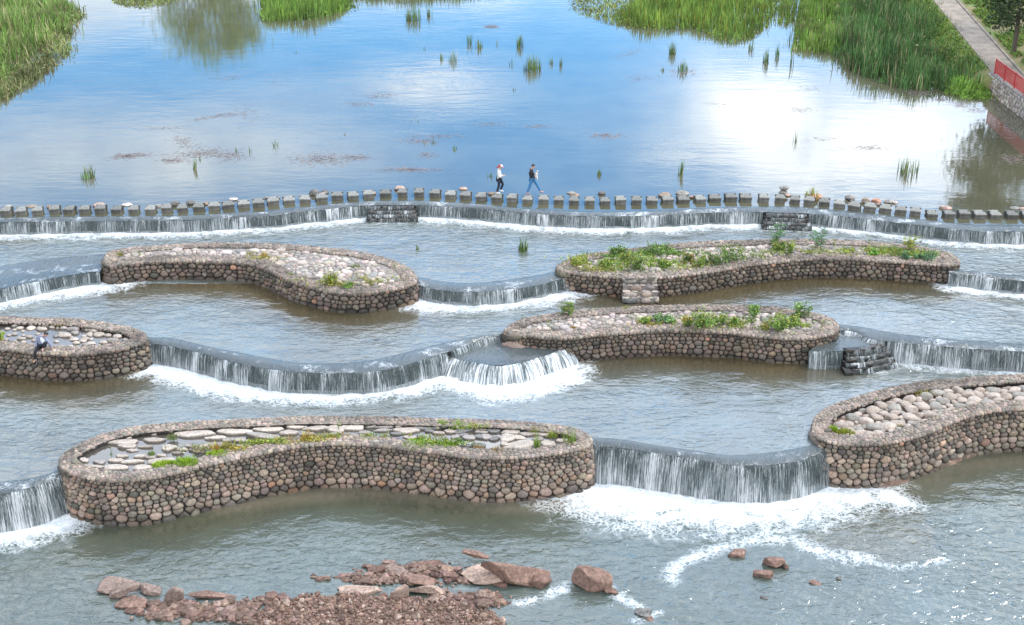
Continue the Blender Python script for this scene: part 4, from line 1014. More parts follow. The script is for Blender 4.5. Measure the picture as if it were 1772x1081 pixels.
def clump(px, py, hpx, wpx, n, label, col=G_MID, z=0.0, lean=0.16, group='reed clumps standing in open water', name='reed_clump', cat='reed clump', wd=0.045):
    m = mppx(px, py, z); p = P(px, py, z); rs = np.random.default_rng(int(px * 3 + py)); r = wpx * m / 2 * 0.8
    a = rs.uniform(0, 2 * np.pi, n); q = np.sqrt(rs.random(n)) * r
    pts = np.c_[p[0] + np.cos(a) * q, p[1] + np.sin(a) * q * 1.2, np.full(n, z - 0.05)]
    h = hpx * m / 0.95 * rs.uniform(0.5, 1.05, n) * (1 - 0.35 * (q / max(r, .01)) ** 2)
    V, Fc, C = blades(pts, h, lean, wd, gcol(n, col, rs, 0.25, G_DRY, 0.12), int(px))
    root = build(name, V - np.array([p[0], p[1], z]), Fc, M_LEAF, col=C, smooth=False); root.location = p
    return prop(root, label, cat, group)
for a in [(153,306,28,30,55,'bushy reed clump alone in the pond at the left'), (337,293,26,9,14,'thin upright reed clump right of the lone bushy one at the left'),
 (346,276,12,5,5,'tiny reed sprig behind the thin upright clump on the left'), (409,262,14,4,4,'single short reed sprig left of the forked pair'), (433,262,22,5,5,'slim reed sprig left of a branching one'),
 (477,252,20,12,8,'branching reed sprig above the brown pondweed on the left'), (512,91,6,5,4,'tiny green sprig near the upper left of open water'), (597,233,10,4,3,'tiny sprig in the pale reflection left of centre'),
 (715,34,30,36,90,'dense reed tuft near the top edge, left of centre'), (744,27,22,13,25,'small tuft beside the dense one near the top edge'), (812,75,24,11,18,'narrow clump, left one of two at the upper centre'),
 (829,82,20,18,26,'rounder clump, right one of two at the upper centre'), (862,77,13,8,6,'sparse sprigs between the upper centre clumps'), (735,86,10,5,4,'very small sprig left of the upper centre clumps'),
 (764,102,20,8,10,'narrow sprig left of a row of upright stalks'), (785,106,22,24,24,'row of upright stalks at the upper centre left'), (900,80,26,16,38,'dense narrow clump above the bushy centre one'),
 (886,112,16,10,8,'sparse stalks left of the bushy centre clump'), (921,120,32,38,80,'bushy clump, widest of those at the upper centre'), (953,110,20,10,14,'thin clump just right of the bushy centre one'),
 (970,113,24,11,12,'forked thin clump, farthest right of the upper centre group'), (889,156,12,8,4,'bent brown sprig in blue water below the centre clumps'), (1163,93,28,16,40,'dense clump off the tip of the right reed island'),
 (1181,122,24,24,40,'clump in front of the dense one off the right reed island'), (1147,122,12,8,6,'sparse sprigs left of the two clumps off the right reed island'), (1036,302,16,9,10,'small sprig right of the walker in black'), (1178,302,38,10,16,'tall dark reed sprig right of the walkers'),
 (1376,245,22,9,6,'thin dry sprig in the white reflection'), (1573,298,36,48,34,'wide sparse reed clump in the white reflection on the right'), (1325,108,42,14,26,'narrow clump in front of the gap between the right reed beds'),
 (1345,98,34,9,16,'slim clump right in the gap between the right reed beds'), (1370,112,40,8,14,'stalks off the left corner of the tall reed bed'), (1300,85,24,12,20,'short clump at the front of the right reed island'),
 (848,306,18,9,8,'green sprig behind the walker in white'), (740,247,12,40,12,'scattered tiny stalks above the pondweed left of the walkers'), (784,258,12,18,9,'little bent stalks left of the walker in white'), (720,208,10,30,6,'few tiny stalks in the centre left of the pond')]:
    clump(*a)
clump(905, 433, 32, 22, 42, 'reed clump in the basin below the stepping stones', z=Z1, lean=0.3)
clump(722, 431, 16, 8, 10, 'small reed sprig in the basin, near the upper left planter', z=Z1)
clump(1405, 343, 26, 32, 60, 'yellow green grass tuft beside the orange red rock', col=G_YEL, lean=0.35, name='grass_tuft', cat='grass tuft')

# floating weed and scum
def pondweed(patches, label, seed):
    rs = np.random.default_rng(seed); Vs, Fs, Cs = [], [], []; o = 0
    for (px, py, wx, wy, n, slope) in patches:
        n = int(n * 1.6)
        t = rs.normal(0, 0.42, n); v = rs.normal(0, 0.4, n)
        v = v * 1.5 + 0.4 * (fbm(t * 5 + px, t * 0, seed, 2) - 0.5)
        for tt, vv in zip(t, v):
            p = P(px + tt * wx / 2, py + vv * wy / 2 - tt * slope, 0.0); s = rs.uniform(0.018, 0.06); a = rs.normal(0, 0.5)
            k = np.array([[-1, 0], [0.1, -.35], [1, 0], [-.1, .35]]) * s * np.array([[rs.uniform(1, 3.5), 1]])
            c, sn = math.cos(a), math.sin(a)
            Vs.append(np.c_[p[0] + k[:, 0] * c - k[:, 1] * sn, p[1] + k[:, 0] * sn + k[:, 1] * c, np.full(4, 0.012)]); Fs.append([o, o + 1, o + 2, o + 3]); o += 4
            Cs.append(np.tile(np.array([[0.24, 0.18, 0.16]]) * rs.uniform(0.6, 1.4), (4, 1)))
    ob = build('pondweed', np.concatenate(Vs), [np.array(Fs)], M_LEAF, col=np.concatenate(Cs), smooth=False)
    return prop(ob, label, 'pondweed', kind='stuff')
pondweed([(225,269,90,8,260,4),(300,278,60,8,130,0),(345,265,130,14,330,4),(320,245,60,20,120,-6),(400,270,80,14,160,0),(560,275,130,18,420,0),(380,200,140,6,160,10),(430,195,60,30,60,0),(280,222,90,8,50,0),
 (390,135,70,8,70,0),(480,140,60,20,50,0),(660,165,90,10,110,0),(620,180,70,8,80,0),(725,243,80,10,130,0),(760,235,120,6,90,0),(710,293,130,7,220,0),(740,268,50,12,70,0),(850,215,60,8,50,0),(930,218,60,6,50,0),
 (1050,235,70,9,150,0),(620,272,60,8,90,0),(850,46,34,6,220,0)], 'brown floating pondweed scattered in thin streaks on the pond', 5)
pondweed([(1090,92,60,10,80,8),(1180,125,80,14,160,0),(1110,135,70,8,60,0),(1240,180,50,8,30,0),(1385,190,60,8,60,0),(1500,255,90,8,90,0),(1420,240,60,6,30,0),(1590,162,60,8,160,0),(1630,172,40,5,70,0),(1665,180,60,12,160,0),(1690,190,50,10,80,0),(1755,275,50,14,160,0),(1740,215,40,40,90,0),(1400,155,80,10,40,0),(1310,190,60,20,30,0)],
 'scraps of floating weed before the reed beds on the right', 6)

# ------------------------------------------------------------------ banks, path, wall, railing
M_BANK = simple('grassy bank soil', (0.12, 0.17, 0.04), 0.95, 0.45, 0.9, 0.8, dist=0.2, col2=(0.25, 0.17, 0.09))
M_PATH = simple('worn concrete path', (0.25, 0.20, 0.155), 0.9, 0.3, 1.2, 0.4, dist=0.03)
M_RED = simple('red painted metal', (0.50, 0.035, 0.04), 0.45, 0.12, 3, 0.1)
M_BARK = simple('bark', (0.12, 0.095, 0.075), 0.95, 0.4, 6, 0.8)
xl = lambda y: 33.25 + np.maximum(np.asarray(y) - 88, 0) * 0.132
ys = np.arange(30, 230, 0.8); ds = np.concatenate([np.linspace(-3.2, 0, 6), np.linspace(0.4, 2.2, 5), np.linspace(2.8, 12, 22), np.linspace(14, 110, 20)])
Yg, Dg = np.meshgrid(ys, ds, indexing='ij'); Xg = xl(Yg) + Dg
fr = np.clip((Yg - 87) / 2.0, 0, 1)
Zg = np.where(Dg < 0, 1.15 + Dg * 0.52, np.where(Dg < 2.3, 1.15, 1.15 + (Dg - 2.3) * 0.42 * np.exp(-np.maximum(Dg - 12, 0) / 60) + (fbm(Xg * 0.3, Yg * 0.3, 4, 3) - 0.5) * 0.9 * np.clip((Dg - 2.3) / 2, 0, 1)))
Zg = np.where(Dg < 0, Zg * fr + (1 - fr) * np.where(Dg < -0.1, -0.6, 1.15), Zg); Xg = np.where((Dg < 0) & (Yg < 88), xl(Yg) - 0.0 + Dg * 0.02 + 0.1, Xg)
prop(build('right_bank', np.stack([Xg.ravel(), Yg.ravel(), Zg.ravel()], 1), [grid_faces(len(ys), len(ds))[:, ::-1] * 1], M_BANK), kind='structure')
yy = np.arange(60, 190, 1.0); a = np.c_[xl(yy) + 0.15, yy, np.full(len(yy), 1.21)]; b = a + np.array([1.95, 0, 0])
a0 = a - np.array([0, 0, .2]); b0 = b - np.array([0, 0, .2]); n = len(yy)
prop(build('path', np.concatenate([a0, a, b, b0]), [grid_faces(4, n)], M_PATH, smooth=False), kind='structure')
kb = [b + np.array([0.0, 0, -0.1]), b + np.array([0.0, 0, 0.08]), b + np.array([0.18, 0, 0.08]), b + np.array([0.18, 0, -0.2])]
prop(build('path_kerb', np.concatenate(kb), [grid_faces(4, n)], M_PATH, smooth=False), 'low concrete kerb along the right side of the riverside path', 'kerb')
# stone retaining wall under the railing
wl = np.array([[33.22, 88.6], [33.22, 86], [33.24, 80], [33.26, 70], [33.3, 55]]); wq = resample(wl, 0.2); wp = Path(wq)
wp.n = np.tile([[-1.0, 0.0]], (len(wp.n), 1))
def mwall(s, t, h): p_, n_ = wp.at(s); return np.stack([p_[:, 0] + n_[:, 0] * h, p_[:, 1] + n_[:, 1] * h, t], 1)
wr = prop(empty('retaining_wall', (33.22, 80, 0)), 'rough mortared stone wall under the red railing', 'wall')
sd_, w_ = rows_seeds(wp.L, 1.45, 0.3, 0.3, 1.6, seed=9); sd_[:, 1] -= 0.25
V, Fc, vid, idx = stones(sd_, w_, np.ones(len(sd_), bool), mwall, lambda s: 0.02 + s * 0.12, K=10, gap=0.01, tclamp=(-0.3, 1.18), seed=3)
Fc = [f[:, ::-1] for f in Fc]
build('stone_face', V, Fc, M_STONE, wr, col=palette(len(idx), [(0.42, 0.34, 0.27), (0.34, 0.27, 0.21), (0.46, 0.37, 0.30)], [1, 1, 1], np.random.default_rng(2))[vid])
def box(x0, x1, y0, y1, z0, z1):
    V = np.array([[x, y, z] for z in (z0, z1) for y in (y0, y1) for x in (x0, x1)], float)
    return V, [np.array([[0, 2, 3, 1], [4, 5, 7, 6], [0, 1, 5, 4], [2, 6, 7, 3], [1, 3, 7, 5], [0, 4, 6, 2]])], np.ones((8, 3))
bV, bF, bC = box(33.23, 33.7, 55, 88.6, -0.6, 1.24); build('coping', bV, bF, M_CEM, wr, smooth=False)
rr_ = prop(empty('railing', (33.42, 87.9, 1.24)), 'red painted metal railing on the stone wall at the right edge', 'railing')
pr = []
yp = np.arange(87.9, 58, -1.9)
for y in yp:
    build('post', *box(33.385, 33.455, y - 0.035, y + 0.035, 1.24, 2.32)[:2], M_RED, rr_, smooth=False)
for z0, z1 in ((2.22, 2.28), (1.38, 1.42)): pr.append(box(33.40, 33.44, yp[-1], 87.9, z0, z1))
V, Fc, C = merge(pr); build('rail', V, Fc, M_RED, rr_, smooth=False)
pr = [box(33.408, 33.432, y - 0.012, y + 0.012, 1.42, 2.22) for y in np.arange(87.8, 74, -0.105)]
V, Fc, C = merge(pr); build('bars', V, Fc, M_RED, rr_, smooth=False)
# grass on the right slope
rs = np.random.default_rng(3); n = 42000
gy = rs.uniform(80, 122, n); gd = np.where(rs.random(n) < 0.8, 2.6 + 14 * rs.random(n) ** 1.3, -3 * rs.random(n)); gx = xl(gy) + gd
patch = fbm(gx * 0.45, gy * 0.3, 12, 3); keep = np.where(gd < 0, gy > 89.5, (patch > 0.45) | ((gd > 6) & (patch > 0.3))); gx, gy, gd = gx[keep], gy[keep], gd[keep]; n = len(gx)
gz = np.where(gd < 0, 1.15 + gd * 0.52, 1.15 + (gd - 2.3) * 0.42) + (fbm(gx * 0.3, gy * 0.3, 4, 3) - 0.5) * 0.9 * np.clip((gd - 2.3) / 2, 0, 1)
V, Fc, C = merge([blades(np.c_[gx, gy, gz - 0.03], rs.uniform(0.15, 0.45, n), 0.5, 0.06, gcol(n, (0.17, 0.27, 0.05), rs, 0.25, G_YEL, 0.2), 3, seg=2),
                  cards(np.c_[gx, gy, gz + 0.1][::2], 0.25, gcol((n + 1) // 2, (0.14, 0.24, 0.05), rs), 4)])
prop(build('grass', V, Fc, M_LEAF, col=C, smooth=False), 'bright green grass in patches on the slope right of the path', 'grass', kind='stuff')
# left bank and far bank
def bank(name, poly, z, x0, x1, y0, y1, st):
    w2 = np.array([P(x, y, 0)[:2] if abs(y) < 3000 else (x, y) for x, y in poly]) if not isinstance(poly, np.ndarray) else poly
    xs = np.arange(x0, x1, st); ys_ = np.arange(y0, y1, st); Xq, Yq = np.meshgrid(xs, ys_)
    m = inpoly(Xq, Yq, w2); d = dist_poly(Xq, Yq, np.vstack([w2, w2[:1]])) * np.where(m, 1, -1)
    Zq = np.clip(d * 0.25, -1.5, z) + (fbm(Xq * .2, Yq * .2, 2) - 0.5) * 0.3 * np.clip(d, 0, 1)
    return prop(build(name, np.stack([Xq.ravel(), Yq.ravel(), Zq.ravel()], 1), [grid_faces(len(ys_), len(xs))], M_BANK), kind='structure')
pl = lambda px, py: P(px, py, 0)[:2]
bank('left_bank', np.array([pl(60, -30), pl(20, 20), pl(-20, 80), pl(-60, 150), pl(-150, 230), pl(-220, 330), (-130, 50), (-130, 160)]), 1.2, -125, -25, 55, 160, 1.5)
bank('far_bank', np.array([(-200, 146), (-40, 142), (-10, 146), (60, 150), (200, 150), (200, 300), (-200, 300)]), 2.0, -190, 190, 138, 300, 4.0)

# ------------------------------------------------------------------ trees
def tube(path, rad, K=8):
    path = np.asarray(path, float); n = len(path); Vs = []
    t = np.gradient(path, axis=0); t /= np.linalg.norm(t, axis=1)[:, None] + 1e-9
    for i in range(n):
        a = np.cross(t[i], [0.3, 1, 0.2]); a /= np.linalg.norm(a) + 1e-9; b = np.cross(t[i], a)
        k = np.linspace(0, 2 * np.pi, K, endpoint=False); Vs.append(path[i] + rad[i] * (np.cos(k)[:, None] * a + np.sin(k)[:, None] * b))
    V = np.concatenate(Vs); i = np.arange(n - 1)[:, None] * K; k = np.arange(K)[None]; k2 = (np.arange(K) + 1)[None] % K
    return V, [np.stack([(i + k).ravel(), (i + k2).ravel(), (i + k2 + K).ravel(), (i + k + K).ravel()], 1)], np.ones((len(V), 3))
def tree(loc, H, cw, label, cols, n=9000, seed=0, ch0=0.25, droop=0.0, leaf=0.22, group=None, nl=9):
    rs = np.random.default_rng(seed); root = prop(empty('tree', loc), label, 'tree', group); L = np.array(loc)
    parts = []; tips = []
    h = H * 0.8; zz = np.linspace(-0.2, h, 8); bend = rs.normal(0, 0.12, 2)
    tr = np.c_[bend[0] * zz * np.sin(zz / H * 2), bend[1] * zz * 0.5, zz]; parts.append(tube(tr + L, np.linspace(0.032 * H / 2, 0.02, 8) + 0.03))
    for i in range(nl):
        t = rs.uniform(ch0 * 0.8, 0.9); b = np.array([np.interp(t * h, zz, tr[:, k]) for k in range(3)]); a = rs.uniform(0, 2 * np.pi)
        ln = cw / 2 * rs.uniform(0.6, 1.0) * (1.1 - 0.5 * t); e = b + np.array([math.cos(a) * ln, math.sin(a) * ln, ln * rs.uniform(0.35, 0.9)])
        m = (b + e) / 2 + np.array([0, 0, 0.12 * ln]); p_ = np.array([b, m, e]); q = catmull(p_, sub=3); parts.append(tube(q + L, np.linspace(0.05 * H / 10, 0.015, len(q)), 5)); tips += [m, e, e * 0.7 + m * 0.3]
    V, Fc, C = merge(parts); build('trunk', V, Fc, M_BARK, root)
    cl = []
    for _ in range(46):
        u = rs.normal(size=3); u /= np.linalg.norm(u); r = rs.uniform(0.45, 1) ** 0.6
        cl.append(np.array([u[0] * cw / 2 * r, u[1] * cw / 2 * r, H * (ch0 + (1 - ch0) * (0.5 + 0.5 * u[2] * r))]))
    cl = np.array(cl + tips); k = rs.integers(0, len(cl), n)
    sz = cw * 0.085 * rs.uniform(0.6, 1.4, len(cl)); q = rs.normal(size=(n, 3)) * sz[k][:, None] * np.array([1, 1, 0.7]) + cl[k]
    if droop: q[:, 2] -= np.abs(rs.normal(0, droop, n)) * (np.hypot(q[:, 0], q[:, 1]) / (cw / 2))
    q[:, 2] = np.maximum(q[:, 2], H * ch0 * 0.5); tone = rs.uniform(0.7, 1.3, len(cl))[k]
    V, Fc, C = cards(q + L, leaf, gcol(n, cols[0], rs, 0.2, cols[1], 0.3) * tone[:, None], seed, up=-0.3 if droop else 0.2, asp=0.45)
    build('crown', V, Fc, M_LEAF, root, col=C, smooth=False); return root
zt_ = lambda x, y: float(1.15 + max(0, (x - xl(y)) - 2.3) * 0.42)
p = P(1757, 74, 2.7)
tree((p[0], p[1], 2.3), 9.0, 6.4, 'dark leafy tree with slanting limbs on the right slope', [(0.05, 0.075, 0.03), (0.08, 0.11, 0.04)], 9000, 4, ch0=0.10, leaf=0.3)
for (x, y, h, cw, sd, lb) in [(43, 104, 13, 8, 7, 'tall tree behind the slope, past the top right corner, mirrored in the pond'),
                              (38.5, 82, 9.5, 6.5, 8, 'tree on the slope just past the right edge, mirrored in the pond'),
                              (39.5, 71, 8.5, 6.0, 9, 'tree above the railing past the right edge, casting the brown reflection')]:
    tree((x, y, zt_(x, y) - 0.3), h, cw, lb, [(0.055, 0.08, 0.03), (0.08, 0.11, 0.04)], 7000, sd, leaf=0.34, ch0=0.38, group='trees on the right bank')
pa, _e = skypx(368, 0); yt = 150.0
tree((yt * math.tan(pa), yt, 1.5), 12.2, 11.5, 'drooping willow beyond the top edge, mirrored on the pond surface', [(0.15, 0.25, 0.05), (0.18, 0.28, 0.07)], 12000, 12, ch0=0.12, droop=1.2, leaf=0.42)
# ------------------------------------------------------------------ loose stones lying in the planters
FLATC = [(0.42, 0.355, 0.30), (0.35, 0.295, 0.25), (0.29, 0.255, 0.23), (0.18, 0.17, 0.16)]
def flat_stone(px, py, wpx, hpx, z, tone, label, group, seed, thick=0.13, name='flat_stone'):
    """px,py: centre of the visible stone; wpx,hpx: its size in the photo"""
    m = mppx(px, py, z); zt = z + thick; p = P(px, py, zt - thick * 0.3); el_ = math.atan2(CAM_H - z, p[1])
    W = wpx * m * 1.12; D = max(0.14, (hpx * m - thick * 0.7 * math.cos(el_)) / math.sin(el_)); rs = np.random.default_rng(seed)
    K = 18; a = np.linspace(0, 2 * np.pi, K, endpoint=False); r = 1 + 0.0 * a
    for _ in range(6):
        th = rs.uniform(0, 2 * np.pi); d = rs.uniform(0.6, 0.95); c = np.cos(a - th); r = np.minimum(r, np.where(c > 0.05, d / np.maximum(c, 0.05), 9))
    r = r / r.mean() * 1.02; r *= rs.normal(1, 0.035, K)
    x, y = np.cos(a) * r * W / 2, np.sin(a) * r * D / 2
    lv = [(1.0, -0.12), (1.03, thick * 0.35), (0.99, thick * 0.75), (0.90, thick * 0.97), (0.6, thick * 1.02), (0.3, thick * 1.04)]
    tl = rs.normal(0, 0.03, 2); V = []
    for f, h in lv: V.append(np.c_[x * f, y * f, h + (x * f * tl[0] + y * f * tl[1]) * 2 * (h > 0) + rs.normal(0, 0.006, K) * (h > 0)])
    V = np.concatenate(V + [np.array([[0, 0, thick * 1.05]])]); k = np.arange(K); k2 = (k + 1) % K
    q = np.concatenate([np.stack([i * K + k, i * K + k2, (i + 1) * K + k2, (i + 1) * K + k], 1) for i in range(len(lv) - 1)])
    t = np.stack([(len(lv) - 1) * K + k, (len(lv) - 1) * K + k2, np.full(K, len(lv) * K)], 1)
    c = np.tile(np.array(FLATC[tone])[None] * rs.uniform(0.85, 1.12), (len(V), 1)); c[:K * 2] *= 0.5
    ob = build(name, V, [q, t], M_STONE, col=c); ob.location = (p[0], p[1], z)
    return prop(ob, label, 'stone', group)

SIZE = lambda w_: 'big' if w_ > 34 else 'medium' if w_ > 19 else 'small'
TONE = ['pale pink', 'pinkish', 'grey brown', 'dark grey']
def esect(x):
    return ('in the puddle at the left tip' if x < 215 else 'in the puddle left of the bright moss' if x < 300 else 'between moss and the back rim' if x < 430 else
            'in the mossy middle stretch' if x < 600 else 'right of the mossy middle' if x < 760 else 'around the right puddle' if x < 900 else 'at the reedy right end')
zE = ISL['E'][1] - 0.17
EL = []
for ox, oy, lst in ((100, 700, [(560,315,210,60,0),(600,350,140,46,1),(600,280,60,25,0),(825,242,60,40,1),(745,355,100,25,1),(630,385,85,16,1),(360,483,85,38,2),(480,468,120,42,1),(545,430,85,40,1),(225,470,65,40,0),(255,520,90,36,2),(490,530,160,60,0),(645,482,160,40,0),(720,530,170,48,0),(705,435,90,35,0),(790,440,90,38,1),(870,475,210,60,0),(940,365,110,62,0),(1045,373,90,34,0),(810,300,160,48,1),(1165,245,320,64,0),(1490,225,250,58,0),(1350,280,150,40,0),(1140,350,110,33,1),(1250,355,100,45,0),(1020,405,80,30,1),(1210,395,90,30,1),(1600,372,280,78,0),(1150,382,70,22,2),(330,525,110,30,0),(880,430,70,26,1),(1440,300,90,30,2),(1560,300,120,34,1)]),
    (400, 700, [(310,208,220,52,0),(280,262,240,50,2),(545,180,180,46,0),(710,155,75,30,0),(780,160,60,25,2),(720,198,190,52,0),(505,235,140,46,1),(880,205,130,60,0),(1040,188,190,60,0),(1190,178,90,34,2),(1300,180,150,40,2),(1450,175,110,46,1),(1490,218,180,58,1),(1300,215,140,28,2),(1620,190,150,50,3),(140,188,70,20,1),(650,248,120,30,2),(890,245,80,30,1),(1130,235,100,35,2),(1530,275,110,36,1),(1620,270,60,40,3),(430,320,130,46,2),(590,290,80,30,1),(1060,260,90,28,1),(1250,285,90,25,2),(780,290,90,26,3),(950,285,80,26,1),(410,165,100,30,2),(1400,245,80,30,3)]),
    (700, 700, [(260,185,120,46,3),(375,180,90,36,3),(385,222,100,36,1),(510,208,140,58,3),(660,203,130,34,1),(760,222,95,42,3),(785,197,55,25,1),(655,232,90,32,2),(650,268,90,42,3),(455,238,66,28,3),(545,275,110,42,2),(435,270,60,38,2),(505,255,80,30,3),(705,272,80,48,2),(765,285,80,44,3),(875,282,120,72,0),(980,278,90,46,0),(905,228,150,50,1),(1045,248,130,34,1),(975,207,80,22,0),(855,332,80,40,1),(980,345,225,80,0),(1140,290,80,42,2),(1200,245,120,54,1),(1215,325,110,54,0),(1335,305,90,38,1),(1280,355,150,46,1),(850,195,70,25,2),(625,342,115,44,3),(530,345,90,30,3),(300,238,90,30,1),(210,222,80,28,3),(370,330,80,26,2),(900,378,100,26,2),(1390,250,70,30,1),(1300,250,60,30,2),(1180,375,80,22,1)])):
    for (cx, cy, w_, h_, t) in lst: EL.append((ox + cx / 4.922, oy + cy / 4.922, w_ / 4.922, h_ / 4.922, t))
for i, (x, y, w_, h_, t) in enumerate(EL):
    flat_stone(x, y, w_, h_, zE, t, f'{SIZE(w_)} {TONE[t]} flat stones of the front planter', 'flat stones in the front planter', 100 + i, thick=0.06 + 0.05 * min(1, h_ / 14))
zC = ISL['C'][1] - 0.17
CL = [(20, 550, 12.01, [(175,190,165,75,1),(405,190,190,110,0),(630,215,220,70,0),(560,180,110,70,2),(840,165,130,60,1),(950,180,80,46,2),(1080,185,160,75,2),(1240,215,200,75,2),(1370,165,110,70,1),(1510,190,110,60,1),(1590,222,160,55,1),(1105,350,290,75,0),(1010,295,130,60,1),(920,345,140,90,3),(1320,290,200,75,2),(1240,372,100,48,1),(1300,425,190,70,0),(1480,455,160,60,0),(1345,495,160,55,0),(1530,532,160,68,2),(1495,350,110,34,0),(1640,345,80,42,1),(1650,412,90,60,1),(1625,290,110,60,1),(1215,560,130,45,0),(925,465,130,45,0),(475,440,150,50,0),(360,370,170,48,1),(240,330,90,60,2),(500,375,80,45,1),(1030,570,180,80,2),(1580,605,200,75,3),(290,120,150,55,1),(430,115,150,50,0),(700,145,160,38,0),(880,115,90,46,2),(50,310,150,60,2),(60,130,140,70,2),(540,305,110,50,1),(60,220,100,46,0),(200,410,200,46,0),(60,470,130,50,1),(240,470,120,60,1),(230,245,90,24,1),(-90,200,120,70,1),(-60,330,110,60,2),(-120,420,120,60,1)]),
      (0, 520, 2.953, [(430,190,50,22,1),(505,170,60,24,1),(560,150,40,20,2),(600,178,50,22,1),(575,200,70,26,2),(530,207,50,22,1),(465,215,48,20,0),(500,240,44,16,0),(570,232,60,18,3),(610,215,40,22,3),(480,150,46,20,1),(440,128,50,18,1),(510,125,44,18,2),(550,172,40,20,1),(395,120,40,14,1),(640,195,36,22,2),(545,222,34,14,2),(380,143,60,18,2),(455,168,40,18,1)])]
for ox, oy, sc, lst in CL:
    for i, (cx, cy, w_, h_, t) in enumerate(lst):
        x, y, w2, h2 = ox + cx / sc, oy + cy / sc, w_ / sc, h_ / sc
        sec = 'left of the seated man' if x < 62 else 'behind the seated man' if x < 96 else 'right of the seated man' if x < 150 else 'in the planter right end'
        sz = 'big' if w2 > 14 else 'small'
        m = mppx(x, y, zC); seed = int(x * 31 + y * 7)
        p = P(x, y, zC + 0.08); W = w2 * m; D = max(0.15, (h2 * m) / 0.52 * 0.85); Hh = min(0.26, 0.45 * W)
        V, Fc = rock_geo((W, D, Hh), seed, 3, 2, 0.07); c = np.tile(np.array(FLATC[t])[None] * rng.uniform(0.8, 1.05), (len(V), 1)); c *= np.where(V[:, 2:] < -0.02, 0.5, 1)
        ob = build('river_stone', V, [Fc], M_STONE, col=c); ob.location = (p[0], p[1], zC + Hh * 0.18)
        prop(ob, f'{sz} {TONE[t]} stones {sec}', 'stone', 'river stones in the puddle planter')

# boulders heaped in the right front planter
zF = ISL['F'][1] - 0.26; inn = INNER['F']; rs = np.random.default_rng(77)
protos = []
for k in range(9):
    V, Fc = rock_geo((1, rs.uniform(0.7, 0.9), rs.uniform(0.5, 0.68)), 300 + k, 3, 3, 0.08)
    t = k % 3; c = np.tile(np.array([(0.40, 0.33, 0.28), (0.33, 0.27, 0.225), (0.26, 0.235, 0.205)][t])[None], (len(V), 1)) * (0.85 + 0.3 * fbm(V[:, 0] * 4, V[:, 1] * 4, k, 2))[:, None]
    me_ob = build('boulder', V, [Fc], M_STONE, col=c); me_ob.location = (0, 0, -200); protos.append(me_ob)
x0, y0 = inn.min(0); x1, y1 = inn.max(0); placed = []; used = set()
dF = np.vstack([inner_ for inner_ in [inn, inn[:1]]])
cand = rs.uniform([x0, y0], [x1, y1], (26000, 2)); ok = inpoly(cand[:, 0], cand[:, 1], inn); cand = cand[ok]; dd = dist_poly(cand[:, 0], cand[:, 1], dF)
sizes = rs.choice([0.25, 0.34, 0.44, 0.56], len(cand), p=[.35, .33, .22, .10]); vis = cand[:, 0] < P(1950, 680, zF)[0]
order = np.argsort(-sizes + rs.normal(0, 0.08, len(cand)))
for i in order:
    s = sizes[i]
    if not vis[i] or dd[i] < s * 0.42 or len(placed) > 298: continue
    if any((cand[i, 0] - a) ** 2 + (cand[i, 1] - b) ** 2 < ((s + t) * 0.40) ** 2 for a, b, t in placed): continue
    placed.append((cand[i, 0], cand[i, 1], s))
for j, (x, y, s) in enumerate(placed):
    k = int(rs.integers(0, 9)); src = protos[k]
    if k in used: ob = src.copy(); COL.objects.link(ob)
    else: ob = src; used.add(k)
    ob.scale = (s * rs.uniform(1.05, 1.3), s * rs.uniform(0.95, 1.15), s * rs.uniform(0.9, 1.2)); ob.rotation_euler = (rs.normal(0, .15), rs.normal(0, .15), rs.uniform(-0.5, 0.5) + math.pi * rs.integers(0, 2))
    ob.location = (x, y, zF + s * 0.16 + 0.06 * math.sin(x * 1.3) * math.cos(y * 1.1))
    u = (x - x0) / (x1 - x0); sec = 'at the left tip' if u < 0.25 else 'in the middle' if u < 0.55 else 'towards the right edge of the photo'
    nm = f'{"big" if s > 0.5 else "medium" if s > 0.4 else "small"} {["pale pink", "pinkish brown", "grey"][k % 3]}'
    prop(ob, f'{nm} boulders in the right front planter', 'boulder', 'boulders heaped in the right front planter')
for k, o in enumerate(protos):
    if k not in used: bpy.data.objects.remove(o)
# each gets its place in its own row: counted from the left among those that look like it
def count_out(kinds):
    by = {}
    for o in COL.objects:
        if o.get('category') in kinds and o.get('group') and o.parent is None and ('stones ' in o['label'] or 'boulders ' in o['label']): by.setdefault(o['label'], []).append(o)
    for lb, os_ in by.items():
        os_.sort(key=lambda o: o.location.x / o.location.y)
        for i, o in enumerate(os_): o['label'] = (f'{ordn2(i + 1)} from the left among the {lb}' if len(os_) > 1 else 'only one of the ' + lb)
def ordn2(n): return ordn(n) if n < 40 else {4: 'forty-', 5: 'fifty-', 6: 'sixty-'}[n // 10] + (ONES[n % 10] or 'tenth')
count_out(('stone', 'boulder'))
# a shallow pool shows between the boulders
mp = [P(1600, 716, zF), P(1650, 700, zF), P(1700, 695, zF), P(1690, 712, zF), P(1640, 728, zF), P(1610, 733, zF)]
V = np.array(mp) + np.array([0, 0, 0.03]); k = len(V)
prop(build('puddle', V, [np.array([[0, 5, 4], [0, 4, 1], [1, 4, 3], [1, 3, 2]])], M_PUD, attrs={'foam': np.zeros(k), 'aer': np.zeros(k), 'shallow': np.zeros(k)}), kind='structure')

